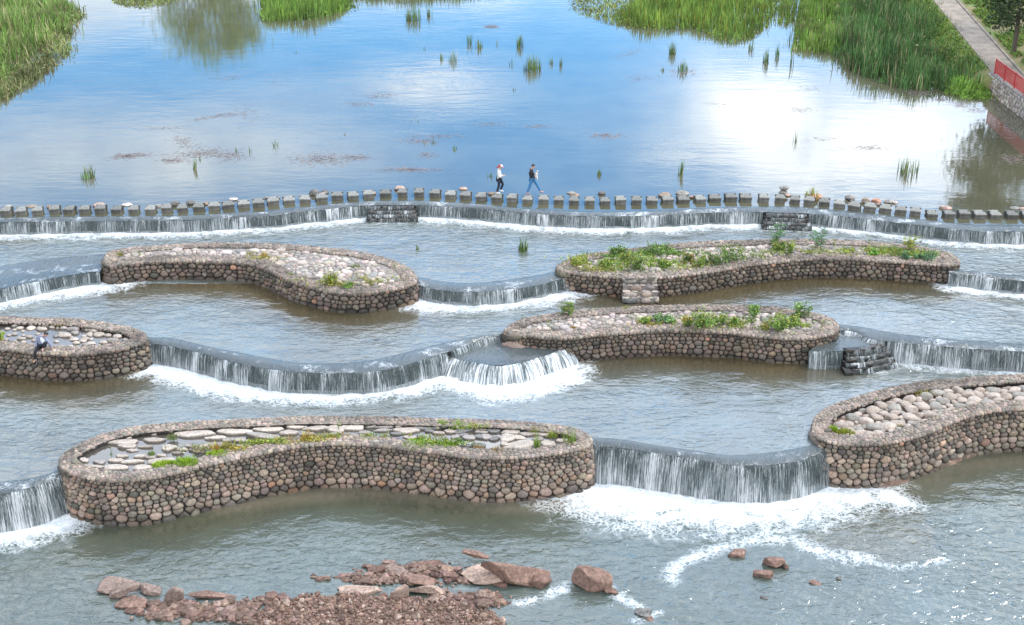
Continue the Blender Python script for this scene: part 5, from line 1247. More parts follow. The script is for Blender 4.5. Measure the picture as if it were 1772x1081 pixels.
# ------------------------------------------------------------------ plants on the planters
def plant(kind, px, py, wpx, hpx, z, label, col=G_BRI, col2=G_YEL, seed=None, group='wild plants growing on the stone planters', name=None):
    """px,py foot centre"""
    m = mppx(px, py, z); p = P(px, py, z); seed = seed or int(px * 5 + py * 11); rs = np.random.default_rng(seed); W = wpx * m; H = hpx * m / 0.93; L = np.array(p)
    nm = name or {'bush': 'bush', 'feather': 'feathery_plant', 'spike': 'tall_weed', 'tuft': 'grass_tuft', 'moss': 'moss_patch', 'reed': 'reed_clump'}[kind]
    cat = {'bush': 'bush', 'feather': 'plant', 'spike': 'weed', 'tuft': 'grass tuft', 'moss': 'moss', 'reed': 'reed clump'}[kind]
    if kind in ('tuft', 'reed', 'moss'):
        n = int({'tuft': 110, 'reed': 60, 'moss': 900}[kind] * (1 if kind != 'moss' else max(0.2, W / 1.2)))
        a = rs.uniform(0, 2 * np.pi, n); q = np.sqrt(rs.random(n)); D = W * (0.7 if kind != 'moss' else 0.6)
        pts = np.c_[L[0] + np.cos(a) * q * W / 2, L[1] + np.sin(a) * q * D / 2, np.full(n, z - 0.02)]
        hh = H * rs.uniform(0.45, 1.1, n) * (1.1 - 0.6 * q ** 2)
        V, Fc, C = blades(pts, hh, 0.35 if kind != 'reed' else 0.12, 0.022 if kind != 'moss' else 0.03, gcol(n, col, rs, 0.25, col2, 0.25), seed, seg=3 if kind == 'reed' else 2)
        ob = build(nm, V - L, Fc, M_LEAF, col=C, smooth=False); ob.location = p; return prop(ob, label, cat, group)
    root = prop(empty(nm, p), label, cat, group); st = []; lf = []
    ns = {'bush': max(6, int(W * 12)), 'feather': 7, 'spike': max(1, int(W * 5))}[kind]
    for i in range(ns):
        a = rs.uniform(0, 2 * np.pi); r = W / 2 * math.sqrt(rs.random()) * (0.8 if kind != 'spike' else 0.7); b = np.array([math.cos(a) * r * 0.5, math.sin(a) * r * 0.4, -0.03])
        hh = H * rs.uniform(0.6, 1.0) * (1 - 0.35 * (r / (W / 2 + .01)) ** 2); e = np.array([math.cos(a) * r * (1 if kind == 'bush' else 1.1), math.sin(a) * r * 0.8, hh])
        mid = (b + e) / 2 + np.array([-math.cos(a), -math.sin(a), 0.6]) * 0.06 * hh; q = catmull([b, mid, e], sub=4); st.append(tube(q + L, np.linspace(0.012, 0.004, len(q)), 4))
        if kind == 'bush':
            k = 34; t = rs.uniform(0.25, 1.0, k) ** 0.8; c = np.stack([np.interp(t, np.linspace(0, 1, len(q)), q[:, j]) for j in range(3)], 1) + rs.normal(0, 0.07 * max(W, 0.7), (k, 3)) * np.array([1, 1, 0.7])
            c[:, 2] = np.maximum(c[:, 2], 0.01); cc = np.where((t > 0.8)[:, None] & (rs.random((k, 1)) < 0.55), gcol(k, col2, rs), gcol(k, col, rs)) * rs.uniform(0.65, 1.2)
            lf.append(cards(c + L, 0.105, cc, seed + i, up=0.5, asp=0.6))
        elif kind == 'feather':
            for t in np.linspace(0.35, 1.0, 7):
                c0_ = np.array([np.interp(t, np.linspace(0, 1, len(q)), q[:, j]) for j in range(3)]); aa = rs.uniform(0, 2 * np.pi); ln = rs.uniform(0.18, 0.34)
                u = np.linspace(0.2, 1, 7)[:, None]; ax = np.array([math.cos(aa), math.sin(aa), 0.35]); c = c0_ + ax * ln * u + np.array([0, 0, -0.2]) * ln * u * u
                c = np.concatenate([c + np.array([-ax[1], ax[0], 0]) * 0.035, c - np.array([-ax[1], ax[0], 0]) * 0.035]); lf.append(cards(c + L, 0.085, gcol(14, col, rs, 0.2, col2, 0.2), seed + i, up=0.4, asp=0.5))
        else:
            k = 26; t = rs.uniform(0.1, 1.0, k); c = np.stack([np.interp(t, np.linspace(0, 1, len(q)), q[:, j]) for j in range(3)], 1) + rs.normal(0, 0.035, (k, 3)); lf.append(cards(c + L, 0.075, gcol(k, col, rs, 0.25, col2, 0.25), seed + i, up=0.5, asp=0.45))
    V, Fc, C = merge(st); build('stems', V, Fc, M_LEAF, root, col=np.tile(np.array([[0.10, 0.12, 0.05]]), (len(V), 1)))
    V, Fc, C = merge(lf); build('leaves', V, Fc, M_LEAF, root, col=C, smooth=False); return root
zB = -0.50
BL = (0.13, 0.24, 0.12); OR = (0.42, 0.26, 0.06); BRN = (0.18, 0.11, 0.06)
for a in [
 ('bush', 1263, 455, 58, 36, 'largest bush on the long upper right planter, yellow leaved at its top', G_MID, G_YEL), ('bush', 1232, 458, 42, 22, 'low green bush touching the left of the largest one, upper right planter', G_MID, G_BRI),
 ('bush', 1103, 468, 42, 30, 'round green bush above the dry stone steps', G_MID, G_YEL), ('bush', 1213, 463, 24, 24, 'bright small bush in front of the low green ones, upper right planter', G_BRI, G_YEL),
 ('bush', 1190, 455, 26, 22, 'dark small bush with orange tips, upper right planter', G_MID, OR), ('bush', 992, 460, 30, 14, 'yellow low bush at the left tip of the upper right planter', G_YEL, G_BRI),
 ('bush', 1068, 441, 40, 16, 'low green bush near the back rim left of centre, upper right planter', G_MID, G_BRI), ('bush', 1140, 440, 70, 16, 'long low spread of green leaves along the back rim, upper right planter', G_MID, G_BRI),
 ('bush', 1150, 464, 36, 16, 'low bush right of the round green one, above the dry steps', G_BRI, G_YEL), ('bush', 1050, 464, 46, 14, 'low yellow green bush left of the round green one, above the dry steps', G_BRI, G_YEL), ('bush', 1085, 452, 40, 16, 'brownish green low bush behind the round green one', G_MID, G_YEL),
 ('feather', 1343, 425, 34, 42, 'tall blue green feathery plant, left one of two on the upper right planter', BL, G_BRI), ('feather', 1418, 433, 46, 40, 'wide blue green feathery plant, right one of two on the upper right planter', BL, G_MID),
 ('bush', 1345, 432, 46, 16, 'low green growth under the tall feathery plant', G_MID, G_YEL), ('bush', 1367, 441, 28, 28, 'upright yellow green bush between the two feathery plants', G_BRI, G_YEL), ('spike', 1443, 429, 14, 22, 'yellow green weed right of the wide feathery plant', G_YEL, G_BRI),
 ('feather', 1575, 434, 36, 28, 'yellow feathery plant near the right end of the upper right planter', G_YEL, G_BRI), ('bush', 1510, 443, 16, 12, 'bright green little bush alone on bare stone, upper right planter', (0.16, 0.38, 0.05), G_BRI),
 ('bush', 1567, 449, 24, 16, 'blue green leafy bush, first of the row at the right end', BL, G_MID), ('bush', 1588, 450, 18, 12, 'small blue green bush, second of the row at the right end', BL, G_MID), ('bush', 1609, 451, 36, 15, 'wide blue green bush, last of the row at the right end', BL, G_MID),
 ('spike', 1626, 449, 12, 36, 'single tall spike of a weed at the right tip of the upper right planter', BL, G_MID), ('spike', 1603, 430, 5, 14, 'thin stalk behind the wide blue green bush', BL, G_YEL),
 ('tuft', 1480, 436, 50, 12, 'loose yellow green grass right of the feathery plants', G_YEL, G_BRI), ('tuft', 1525, 432, 60, 12, 'grassy band behind the bright little bush', G_BRI, G_YEL), ('tuft', 1305, 447, 30, 12, 'low grass right of the largest bush, upper right planter', G_MID, G_YEL), ('spike', 1506, 424, 12, 20, 'slender stalks standing at the back rim', G_MID, G_YEL), ('tuft', 1545, 440, 50, 10, 'thin dry grass left of the blue green bushes', G_YEL, G_DRY)]:
    k, x, y, w_, h_, lb, c1, c2 = a; plant(k, x, y, w_, h_, zB, lb, c1, c2)
zD = -1.25
for a in [
 ('bush', 1213, 568, 62, 36, 'big yellow green bush, widest on the middle right planter', G_BRI, G_YEL), ('bush', 1245, 564, 34, 26, 'bush with pale green leaves leaning on the widest one', G_BRI, G_YEL), ('bush', 1190, 566, 26, 22, 'orange tipped bush left of the widest one, middle right planter', G_BRI, OR),
 ('bush', 1150, 557, 48, 16, 'low blue green bush left of the big yellow green one', BL, G_BRI), ('bush', 1118, 561, 26, 14, 'small pale green weedy bush farthest left in the green part', G_BRI, G_YEL), ('feather', 1305, 553, 34, 34, 'feathery green plant in the middle of the gap between big bushes', G_BRI, G_MID),
 ('bush', 1352, 574, 54, 36, 'bright yellow green bush at the front rim, middle right planter', G_BRI, G_YEL), ('bush', 1388, 552, 42, 36, 'tall dark green bush at the back rim, middle right planter', G_MID, G_BRI), ('bush', 1372, 566, 30, 26, 'small bush between the bright and the dark one, middle right planter', G_BRI, G_YEL),
 ('bush', 1325, 571, 26, 16, 'dry yellow bush left of the bright one at the front rim', G_YEL, G_DRY), ('bush', 1270, 565, 24, 18, 'little green bush right of the widest one, middle right planter', G_BRI, G_YEL), ('feather', 985, 549, 42, 24, 'sprawling weed at the back rim near the left tip', G_MID, G_YEL),
 ('spike', 951, 575, 9, 32, 'single leafy stalk standing on pale paving, middle right planter', G_BRI, G_YEL), ('spike', 1287, 531, 5, 18, 'red brown dock spike at the back rim, middle right planter', (0.30, 0.09, 0.04), BRN), ('spike', 1421, 567, 8, 18, 'yellow green stalk near the right tip, middle right planter', G_YEL, G_BRI),
 ('spike', 1100, 560, 7, 15, 'pair of short stalks on bare paving, middle right planter', G_BRI, G_YEL), ('tuft', 1082, 535, 12, 8, 'tiny tuft at the back rim of the middle right planter', G_YEL, G_BRI), ('spike', 905, 553, 5, 10, 'tiny dry stalk near the left tip, middle right planter', G_DRY, G_YEL), ('tuft', 991, 568, 10, 6, 'tiny orange tuft on the pale paving', OR, G_DRY)]:
    k, x, y, w_, h_, lb, c1, c2 = a; plant(k, x, y, w_, h_, zD, lb, c1, c2)
for a in [
 ('bush', 575, 494, 40, 26, 'yellow green weedy bush on the right part of the upper left planter', G_YEL, G_BRI), ('bush', 602, 499, 26, 10, 'low green growth right of the weedy bush, upper left planter', G_BRI, G_MID), ('spike', 530, 492, 12, 36, 'brown upright stalks on the upper left planter', BRN, G_YEL), ('spike', 512, 474, 8, 18, 'short brown stalk left of the tall brown ones', BRN, G_DRY),
 ('tuft', 505, 477, 16, 8, 'green tuft left of the brown stalks', G_BRI, G_YEL), ('tuft', 435, 441, 18, 10, 'yellow tuft, left of a pair in the middle of the upper left planter', G_YEL, G_DRY), ('tuft', 457, 446, 14, 14, 'orange yellow tuft, right of a pair in the middle of the upper left planter', OR, G_YEL), ('tuft', 480, 455, 40, 8, 'thin dry grass along the front rim of the upper left planter', G_DRY, G_YEL),
 ('tuft', 206, 443, 14, 9, 'yellow tuft at the left tip of the upper left planter', G_YEL, G_DRY), ('spike', 243, 444, 6, 11, 'green sprig near the left tip of the upper left planter', G_BRI, G_YEL), ('spike', 328, 440, 4, 8, 'tiny sprig in the left part of the upper left planter', G_YEL, G_BRI), ('tuft', 640, 492, 20, 14, 'brownish green tuft near the right tip of the upper left planter', G_YEL, BRN),
 ('spike', 683, 465, 12, 16, 'sprig at the right back rim of the upper left planter', G_BRI, G_YEL), ('tuft', 615, 462, 20, 8, 'low tuft behind, in the right part of the upper left planter', G_BRI, G_DRY), ('tuft', 663, 489, 24, 8, 'low green tuft close to the right front rim of the upper left planter', G_BRI, G_YEL), ('spike', 618, 478, 5, 12, 'small sprig on bare paving, upper left planter', G_MID, G_YEL)]:
    k, x, y, w_, h_, lb, c1, c2 = a; plant(k, x, y, w_, h_, zB, lb, c1, c2)
NG = (0.26, 0.40, 0.03)
for a in [
 ('moss', 322, 803, 44, 14, 'bright lime green mossy mound left of centre, front planter', NG, G_BRI), ('moss', 285, 805, 46, 8, 'thin lime moss trailing left of the bright mound', NG, G_YEL), ('moss', 378, 787, 46, 8, 'lime green moss strip right of the bright mound', NG, G_YEL), ('tuft', 375, 778, 26, 15, 'orange brown grass above the lime strip', OR, G_YEL), ('tuft', 394, 775, 16, 17, 'yellow grass tuft right of the orange brown one', G_YEL, OR),
 ('tuft', 298, 759, 20, 11, 'grey green tuft in the left puddle', G_MID, G_DRY), ('tuft', 262, 786, 12, 8, 'tiny green tuft in the left puddle', G_MID, G_YEL), ('spike', 193, 791, 2, 20, 'single dark stalk standing in the left puddle', G_DRK, G_DRK), ('tuft', 445, 768, 40, 11, 'yellow green grass at the start of the middle mossy stretch', G_YEL, G_BRI), ('tuft', 478, 766, 34, 13, 'mixed green tuft in the middle mossy stretch', G_BRI, G_YEL),
 ('tuft', 505, 764, 30, 13, 'orange tinged tuft in the middle mossy stretch', OR, G_YEL), ('tuft', 532, 760, 26, 18, 'tallest orange yellow tuft of the middle mossy stretch', OR, G_YEL), ('tuft', 560, 760, 34, 12, 'green yellow tuft right of the tallest orange one', G_YEL, G_BRI), ('tuft', 595, 757, 34, 10, 'low tuft behind the front rim at mid planter', OR, G_BRI), ('tuft', 640, 758, 36, 11, 'grass tuft left of the long lime strip', G_BRI, G_YEL), ('tuft', 668, 758, 22, 9, 'short grass at the left end of the long lime strip', G_YEL, G_BRI),
 ('moss', 725, 770, 70, 8, 'long lime green moss strip along the front rim', NG, G_BRI), ('moss', 775, 772, 36, 8, 'right end piece of the long lime moss strip', NG, G_BRI), ('tuft', 757, 763, 40, 13, 'yellow grass over the long lime strip', G_YEL, OR), ('tuft', 765, 735, 18, 11, 'bright tuft at the back rim, left of a pair on the front planter', NG, G_BRI), ('tuft', 791, 738, 26, 15, 'bright tuft at the back rim, right of a pair on the front planter', NG, G_BRI),
 ('tuft', 820, 738, 18, 10, 'dull tuft at the back rim right of the bright pair', G_YEL, G_DRY), ('reed', 929, 776, 9, 36, 'slim upright reeds near the right end of the front planter', G_BRI, G_YEL), ('reed', 985, 768, 24, 36, 'broad reed clump at the right tip of the front planter', G_BRI, G_YEL), ('tuft', 926, 745, 20, 9, 'small tuft behind the slim reeds', G_YEL, G_BRI), ('tuft', 955, 756, 16, 14, 'tuft between the slim reeds and the broad clump', G_YEL, G_BRI),
 ('tuft', 860, 780, 26, 12, 'orange dry tuft in front of the right puddle', OR, G_DRY), ('tuft', 828, 776, 22, 8, 'brown dry tuft left of the orange dry one', OR, G_DRY), ('spike', 586, 743, 4, 26, 'thin green stalk at the back rim at mid planter', G_BRI, G_YEL), ('tuft', 795, 765, 16, 10, 'pale green tuft left of the right puddle', BL, G_BRI)]:
    k, x, y, w_, h_, lb, c1, c2 = a; plant(k, x, y, w_, h_, zE + 0.10, lb, c1, c2)
for a in [('moss', 1442, 745, 14, 12, 'yellow green moss strip at the left tip of the right front planter', NG, G_YEL), ('moss', 1462, 749, 34, 8, 'yellow moss along the front rim left corner, right front planter', G_YEL, NG), ('tuft', 1600, 682, 34, 10, 'yellow tuft at the back rim of the right front planter', G_YEL, OR), ('tuft', 1515, 694, 7, 7, 'tiny yellow tuft at the back rim of the right front planter', NG, G_YEL), ('tuft', 1550, 736, 26, 7, 'sparse yellow grass between boulders near the front rim', G_YEL, OR)]:
    k, x, y, w_, h_, lb, c1, c2 = a; plant(k, x, y, w_, h_, zF + 0.16, lb, c1, c2)
plant('bush', 3, 590, 22, 20, zC + 0.1, 'yellow green bush at the left edge of the puddle planter', G_YEL, G_BRI)
plant('tuft', 105, 560, 40, 7, zC + 0.1, 'dull grass between stones at the back rim of the puddle planter', G_DRY, G_YEL)
plant('moss', 1056, 0, 1, 1, -300, 'x') if False else None

def ground_cover(patches, z, label, seed):
    rs = np.random.default_rng(seed); parts = []
    for (cx, cy, rx, ry, n, col, col2) in patches:
        q = np.array([P(cx + rs.normal(0, .5) * rx / 1.3, cy + rs.normal(0, .5) * ry / 1.3, z) for _ in range(n)]); f = fbm(q[:, 0] * 1.5, q[:, 1] * 1.5, seed, 2); q = q[f > 0.38]; k = len(q)
        parts.append(blades(q, rs.uniform(0.06, 0.22, k), 0.6, 0.03, gcol(k, col, rs, 0.3, col2, 0.35), seed, seg=2)); parts.append(cards(q + np.c_[np.zeros(k), np.zeros(k), rs.uniform(0.02, 0.16, k)], 0.09, gcol(k, col, rs, 0.3, col2, 0.35), seed))
    V, Fc, C = merge(parts); return prop(build('ground_cover', V, Fc, M_LEAF, col=C, smooth=False), label, 'ground cover', kind='stuff')
ground_cover([(1010,452,40,12,700,G_YEL,G_BRI),(1060,458,60,18,1300,G_BRI,G_YEL),(1130,455,80,20,1700,G_BRI,G_YEL),(1150,440,90,9,1400,G_MID,G_BRI),(1080,445,60,8,800,G_MID,G_BRI),(1200,458,40,12,600,G_BRI,OR),(1290,447,60,8,400,G_MID,G_YEL),(1350,435,60,9,600,G_BRI,G_YEL),
              (1400,437,60,8,300,G_YEL,G_BRI),(1490,437,60,9,700,G_YEL,G_BRI),(1545,436,70,10,900,G_BRI,G_YEL),(1590,442,50,8,500,G_BRI,G_YEL),(1030,468,50,6,300,G_YEL,G_DRY)], zB + 0.03, 'low green and yellow ground cover spreading over the long upper right planter', 61)
ground_cover([(1150,556,60,10,600,G_BRI,G_YEL),(1210,560,90,14,900,G_BRI,OR),(1300,560,60,12,500,G_BRI,G_YEL),(1360,566,70,14,1000,G_BRI,G_YEL),(1120,561,30,8,200,G_YEL,OR),(1260,566,40,6,250,G_YEL,G_BRI)], zD + 0.03, 'low yellow green ground cover among the bushes of the middle right planter', 62)
ground_cover([(585,492,60,10,500,G_YEL,G_DRY),(640,485,50,10,250,G_YEL,G_DRY),(530,488,50,6,200,G_DRY,G_BRI),(455,448,50,5,150,G_YEL,G_DRY)], zB + 0.03, 'sparse yellowish ground cover on the upper left planter', 63)
ground_cover([(460,768,60,6,500,G_YEL,G_BRI),(520,763,60,6,500,G_YEL,OR),(600,757,80,5,500,G_BRI,OR),(680,758,70,6,500,G_YEL,G_BRI),(400,778,50,7,300,G_YEL,OR),(345,778,60,8,250,G_DRY,G_MID),(760,768,70,6,400,G_BRI,G_YEL),(800,740,60,4,200,G_YEL,G_BRI)], zE + 0.12, 'yellow green ground cover between the flat stones of the front planter', 64)

# ------------------------------------------------------------------ foreground: mud ledge, rubble bank, broken rocks
def mound(name, poly, z, top, x_pad, st, mat, seed, rough, label=None, edge=0.35):
    w2 = np.array([P(x, y, z)[:2] for x, y in poly]); a0, b0 = w2.min(0) - x_pad, w2.max(0) + x_pad
    xs = np.arange(a0[0], b0[0], st); ys_ = np.arange(a0[1], b0[1], st); Xq, Yq = np.meshgrid(xs, ys_)
    d = dist_poly(Xq, Yq, np.vstack([w2, w2[:1]])) * np.where(inpoly(Xq, Yq, w2), 1, -1)
    d = d + (fbm(Xq * 1.7, Yq * 1.7, seed, 3) - 0.5) * 0.5
    Zq = z - 0.12 + top * (1 / (1 + np.exp(-d / (edge * 0.35)))) + (fbm(Xq * 4, Yq * 4, seed + 1, 3) - 0.5) * rough * np.clip(d / 0.3 + 0.5, 0, 1)
    o = build(name, np.stack([Xq.ravel(), Yq.ravel(), Zq.ravel()], 1), [grid_faces(len(ys_), len(xs))], mat)
    return prop(o, kind='structure'), (Xq, Yq, Zq, d)
mound('mud_ledge', [(1500,845),(1552,838),(1590,820),(1640,803),(1680,790),(1705,780),(1740,775),(1800,778),(1850,770),(1800,745),(1700,750),(1600,780),(1520,810)], Z4, 0.36, 0.5, 0.08, M_MUD, 3, 0.10, edge=0.15)
_, (GX, GY, GZ, GD) = mound('gravel_bank', [(420,1110),(455,1068),(480,1048),(530,1038),(590,1034),(650,1040),(700,1044),(760,1042),(800,1052),(845,1066),(866,1080),(860,1130),(600,1170),(420,1150)], Z4, 0.42, 0.6, 0.07, M_MUD, 8, 0.12)
rs = np.random.default_rng(9)
k = np.nonzero((GD > -0.15).ravel())[0]; k = rs.choice(k, min(5200, len(k)), replace=False)
V0, F0 = ICO[1]; n = len(k); s = rs.uniform(0.02, 0.055, n) * rs.choice([1, 1.6, 2.6], n, p=[.7, .24, .06])
j = rs.normal(1, 0.16, (n, len(V0), 1)); Vv = V0[None] * j * s[:, None, None] * rs.uniform(0.6, 1.3, (n, 1, 3)) + np.stack([GX.ravel()[k] + rs.normal(0, .03, n), GY.ravel()[k] + rs.normal(0, .03, n), GZ.ravel()[k] + s * 0.3], 1)[:, None]
Cc = np.repeat(palette(n, [(0.22, 0.14, 0.105), (0.165, 0.10, 0.075), (0.29, 0.205, 0.165), (0.11, 0.07, 0.052)], [4, 4, 2, 2], rs), len(V0), 0)
prop(build('gravel', Vv.reshape(-1, 3), [(F0[None] + (np.arange(n) * len(V0))[:, None, None]).reshape(-1, 3)], M_ROCK, col=Cc, smooth=False), 'red brown rubble and gravel covering the low bank at the bottom edge', 'gravel', kind='stuff')
# muddy rubble with puddles left of the bank
rs = np.random.default_rng(19); pts = []
for (cx, cy, rx, ry, n) in [(305,1052,45,12,420),(350,1060,60,14,480),(400,1050,40,10,160),(285,1064,35,8,160),(420,1064,40,14,240),(700,990,60,14,320),(650,1002,45,8,240),(780,1035,50,10,160),(845,1040,30,12,150),(560,1000,40,4,14),(790,1000,30,16,60),(460,1040,30,10,100)]:
    for _ in range(n): pts.append((cx + rs.normal(0, rx / 2), cy + rs.normal(0, ry / 2)))
pw = np.array([P(x, y, Z4) for x, y in pts]); n = len(pw); s = rs.uniform(0.03, 0.08, n) * rs.choice([1, 1.5, 2.4], n, p=[.6, .3, .1])
j = rs.normal(1, 0.16, (n, len(V0), 1)); Vv = V0[None] * j * s[:, None, None] * rs.uniform(0.7, 1.3, (n, 1, 3)) * np.array([1.2, 1, .8]) + (pw + np.c_[np.zeros(n), np.zeros(n), s * rs.uniform(0.1, 0.7, n)])[:, None]
Cc = np.repeat(palette(n, [(0.20, 0.13, 0.10), (0.15, 0.095, 0.075), (0.24, 0.17, 0.14)], [4, 4, 2], rs), len(V0), 0)
prop(build('rubble', Vv.reshape(-1, 3), [(F0[None] + (np.arange(n) * len(V0))[:, None, None]).reshape(-1, 3)], M_ROCK, col=Cc, smooth=False), 'dark wet rubble scattered in the shallows around the broken slabs', 'rubble', kind='stuff')

RB, RB2, RG, RP = (0.21, 0.13, 0.10), (0.16, 0.095, 0.072), (0.23, 0.165, 0.135), (0.33, 0.235, 0.185)
GS = 'broken rocks lying in the river at the bottom edge'
for (x, y, w_, h_, col, lb, kw) in [
 (198, 1030, 90, 27, RG, 'grey brown slab at the far left of the rubble, pointing left', dict(ry=0.12, depth=0.5, cuts=8)), (213, 1037, 50, 20, RG, 'narrow slab leaning under the far left one', dict(ry=-0.3, depth=0.4, cuts=8)), (259, 1031, 42, 22, RG, 'pointed grey rock right of the far left slab', dict(depth=0.6, cuts=7)),
 (224, 1053, 57, 26, RB, 'rounded brown boulder in front of the far left slab', dict(depth=0.7)), (226, 1062, 26, 10, RB2, 'small dark rock at the lower left of the rounded boulder', dict()), (257, 1067, 32, 22, RB, 'squat brown rock below the rounded boulder', dict(cuts=7)),
 (296, 1066, 38, 14, RB2, 'low brown rock right of the squat one', dict()), (315, 1063, 20, 14, RB2, 'round little rock at the right end of the left rubble', dict()), (303, 1047, 34, 30, RG, 'pointed slab tilted steeply left, behind the left rubble', dict(ry=0.75, depth=0.45, cuts=8)),
 (361, 1037, 86, 14, RB, 'long thin flat slab right of the tilted pointed one', dict(ry=0.10, depth=0.25, cuts=6, rz=0.05)), (356, 1066, 28, 14, RB2, 'dark rock at the left foot of the gravel bank', dict()),
 (659, 994, 44, 16, RB2, 'dark narrow rock at the upper left of the middle slabs', dict(ry=-0.25, depth=0.4, cuts=7)), (744, 987, 58, 12, RB2, 'flat dark brown rock topmost of the middle slabs', dict(depth=0.5)), (700, 1003, 66, 20, RG, 'grey slab leaning across the middle group', dict(ry=0.2, depth=0.4, cuts=8)),
 (735, 1014, 56, 16, RB, 'brown slab right of the leaning grey one', dict(ry=0.15, depth=0.5, cuts=7)), (672, 1008, 40, 14, RB2, 'low dark rock under the leaning grey slab', dict()),
 (632, 1031, 84, 20, RP, 'long pale flat slab at the edge of the gravel bank', dict(depth=0.32, cuts=7, rz=0.0, flat=0.5)), (738, 1032, 66, 24, RP, 'pale slab continuing the long one to the right', dict(ry=0.10, depth=0.35, cuts=7, rz=0.0)), (691, 1046, 34, 38, RP, 'triangular pale slab standing between the two long ones', dict(depth=0.3, cuts=9)),
 (832, 1014, 90, 38, RP, 'large pinkish slab with a smooth face, left part of the big rock pair', dict(ry=0.05, depth=0.6, cuts=9)), (893, 1022, 126, 52, RB, 'biggest red brown slab sloping down to the right', dict(ry=0.22, depth=0.45, cuts=9, rz=0.0)), (823, 981, 48, 12, RB, 'thin slab lying on top of the big pinkish one', dict(ry=0.15, depth=0.3, stack=0.35)),
 (925, 1016, 50, 32, RB2, 'dark crumbling rock at the right end of the biggest slab', dict(ry=0.2)), (865, 1017, 26, 14, RB2, 'small rock below the biggest slab', dict()), (1024, 1029, 72, 50, RB, 'tall square red brown boulder standing alone in the current', dict(depth=0.55, cuts=6, rough=0.14, seed=10244)), (1058, 1029, 26, 12, RB2, 'low dark rock at the foot of the tall square boulder', dict(ry=0.3)),
 (846, 1048, 46, 18, RB2, 'brown lump at the right tip of the gravel bank', dict()), (812, 1046, 30, 12, RB2, 'small lump left of the brown one by the gravel bank', dict()), (1115, 1070, 32, 16, DK, 'dark rock with a wet black face at the bottom edge', dict()), (1124, 1076, 20, 9, RB, 'small rounded brown rock at the very bottom edge', dict()),
 (1278, 965, 34, 18, RB, 'red brown rock at the edge of the foam, left of three', dict(rough=0.14)), (1342, 987, 38, 25, RB, 'tall lumpy rock, highest of three below the foam', dict(rough=0.14)), (1322, 1002, 36, 16, RB, 'flat rock below the tall lumpy one', dict(ry=-0.15, depth=0.5)), (1360, 985, 12, 10, RB2, 'tiny rock at the right side of the tall lumpy one', dict()),
 (1412, 1014, 20, 10, RB, 'small brown rock right of the three below the foam', dict()), (1323, 1038, 13, 8, DK, 'tiny dark rock farthest down below the three', dict()), (1452, 1004, 12, 4, DK, 'thin dark rock right of the small brown one', dict()),
 (1555, 838, 26, 10, (0.36, 0.17, 0.12), 'reddish stone at the foot of the right front planter', dict()), (1465 - 2, 634, 17, 6, GR, 'submerged grey rock below the little fall by the curved steps', dict()), (965, 857, 30, 6, (0.45, 0.38, 0.33), 'pale flat stone at the foot of the front planter', dict(depth=0.6))]:
    zz_ = Z3 if y == 634 else Z4
    rock(x, y, w_, h_, zz_, col, lb, GS if zz_ == Z4 and y > 900 else None, sub=4, **{**dict(cuts=6, rough=0.12), **kw})
# ------------------------------------------------------------------ people
def cloth(name, col, rough=0.85, scale=30):
    return simple(name, col, rough, 0.18, scale, 0.4, dist=0.01)
def skin_part(name, nodes, edges, root_i, mat, parent, sub=2):
    """nodes: list of (x,y,z,r) in the person's own frame"""
    me = bpy.data.meshes.new(name); me.from_pydata([n[:3] for n in nodes], edges, [])
    ob = link(name, me, parent)
    sk = ob.modifiers.new('skin', 'SKIN'); sk.use_smooth_shade = True
    for i, n in enumerate(nodes):
        v = me.skin_vertices[0].data[i]; r = n[3]; v.radius = (r, r) if not isinstance(r, tuple) else r; v.use_root = (i == root_i)
    if sub: ss = ob.modifiers.new('sub', 'SUBSURF'); ss.levels = sub; ss.render_levels = sub
    me.materials.append(mat)
    return ob
M_SKIN = simple('skin', (0.50, 0.29, 0.21), 0.6, 0.05, 5, 0.0)
M_HAIR = simple('black hair', (0.018, 0.014, 0.013), 0.5, 0.3, 30, 0.4)
M_EYE = simple('eye', (0.03, 0.02, 0.02), 0.3, 0.0, 5, 0)
def L3(a, b, t): return tuple(a[i] * (1 - t) + b[i] * t for i in range(3))
def limb(nodes, edges, start, pts):
    k = start
    for p in pts: nodes.append(p); edges.append((k, len(nodes) - 1)); k = len(nodes) - 1
    return k
def hand(nodes, edges, wr, dirv, palmn, thumb=1, curl=0.6):
    """palm node and five fingers, each its own chain of joints"""
    d = Vector(dirv).normalized(); n = Vector(palmn).normalized(); s = d.cross(n).normalized() * thumb
    w0 = Vector(nodes[wr][:3]); nodes.append((*(w0 + d * 0.045), 0.026)); edges.append((wr, len(nodes) - 1)); pm = len(nodes) - 1
    nodes.append((*(w0 + d * 0.085), 0.028)); edges.append((pm, len(nodes) - 1)); kn = len(nodes) - 1
    for f, (o, ln) in enumerate(((0.030, 0.066), (0.010, 0.076), (-0.010, 0.070), (-0.030, 0.054))):
        b = Vector(nodes[kn][:3]) + s * o + d * 0.01; m = b + (d * 0.8 + n * curl * 0.6) * ln * 0.5; e = m + (d * (1 - curl) + n * curl) * ln * 0.5
        limb(nodes, edges, kn, [(*b, 0.0095), (*m, 0.0085), (*e, 0.007)])
    b = Vector(nodes[pm][:3]) + s * 0.034; m = b + (d * 0.7 + s * 0.6) * 0.03; limb(nodes, edges, pm, [(*b, 0.012), (*m, 0.010), (*(m + (d * 0.9 + n * 0.5) * 0.026), 0.008)])

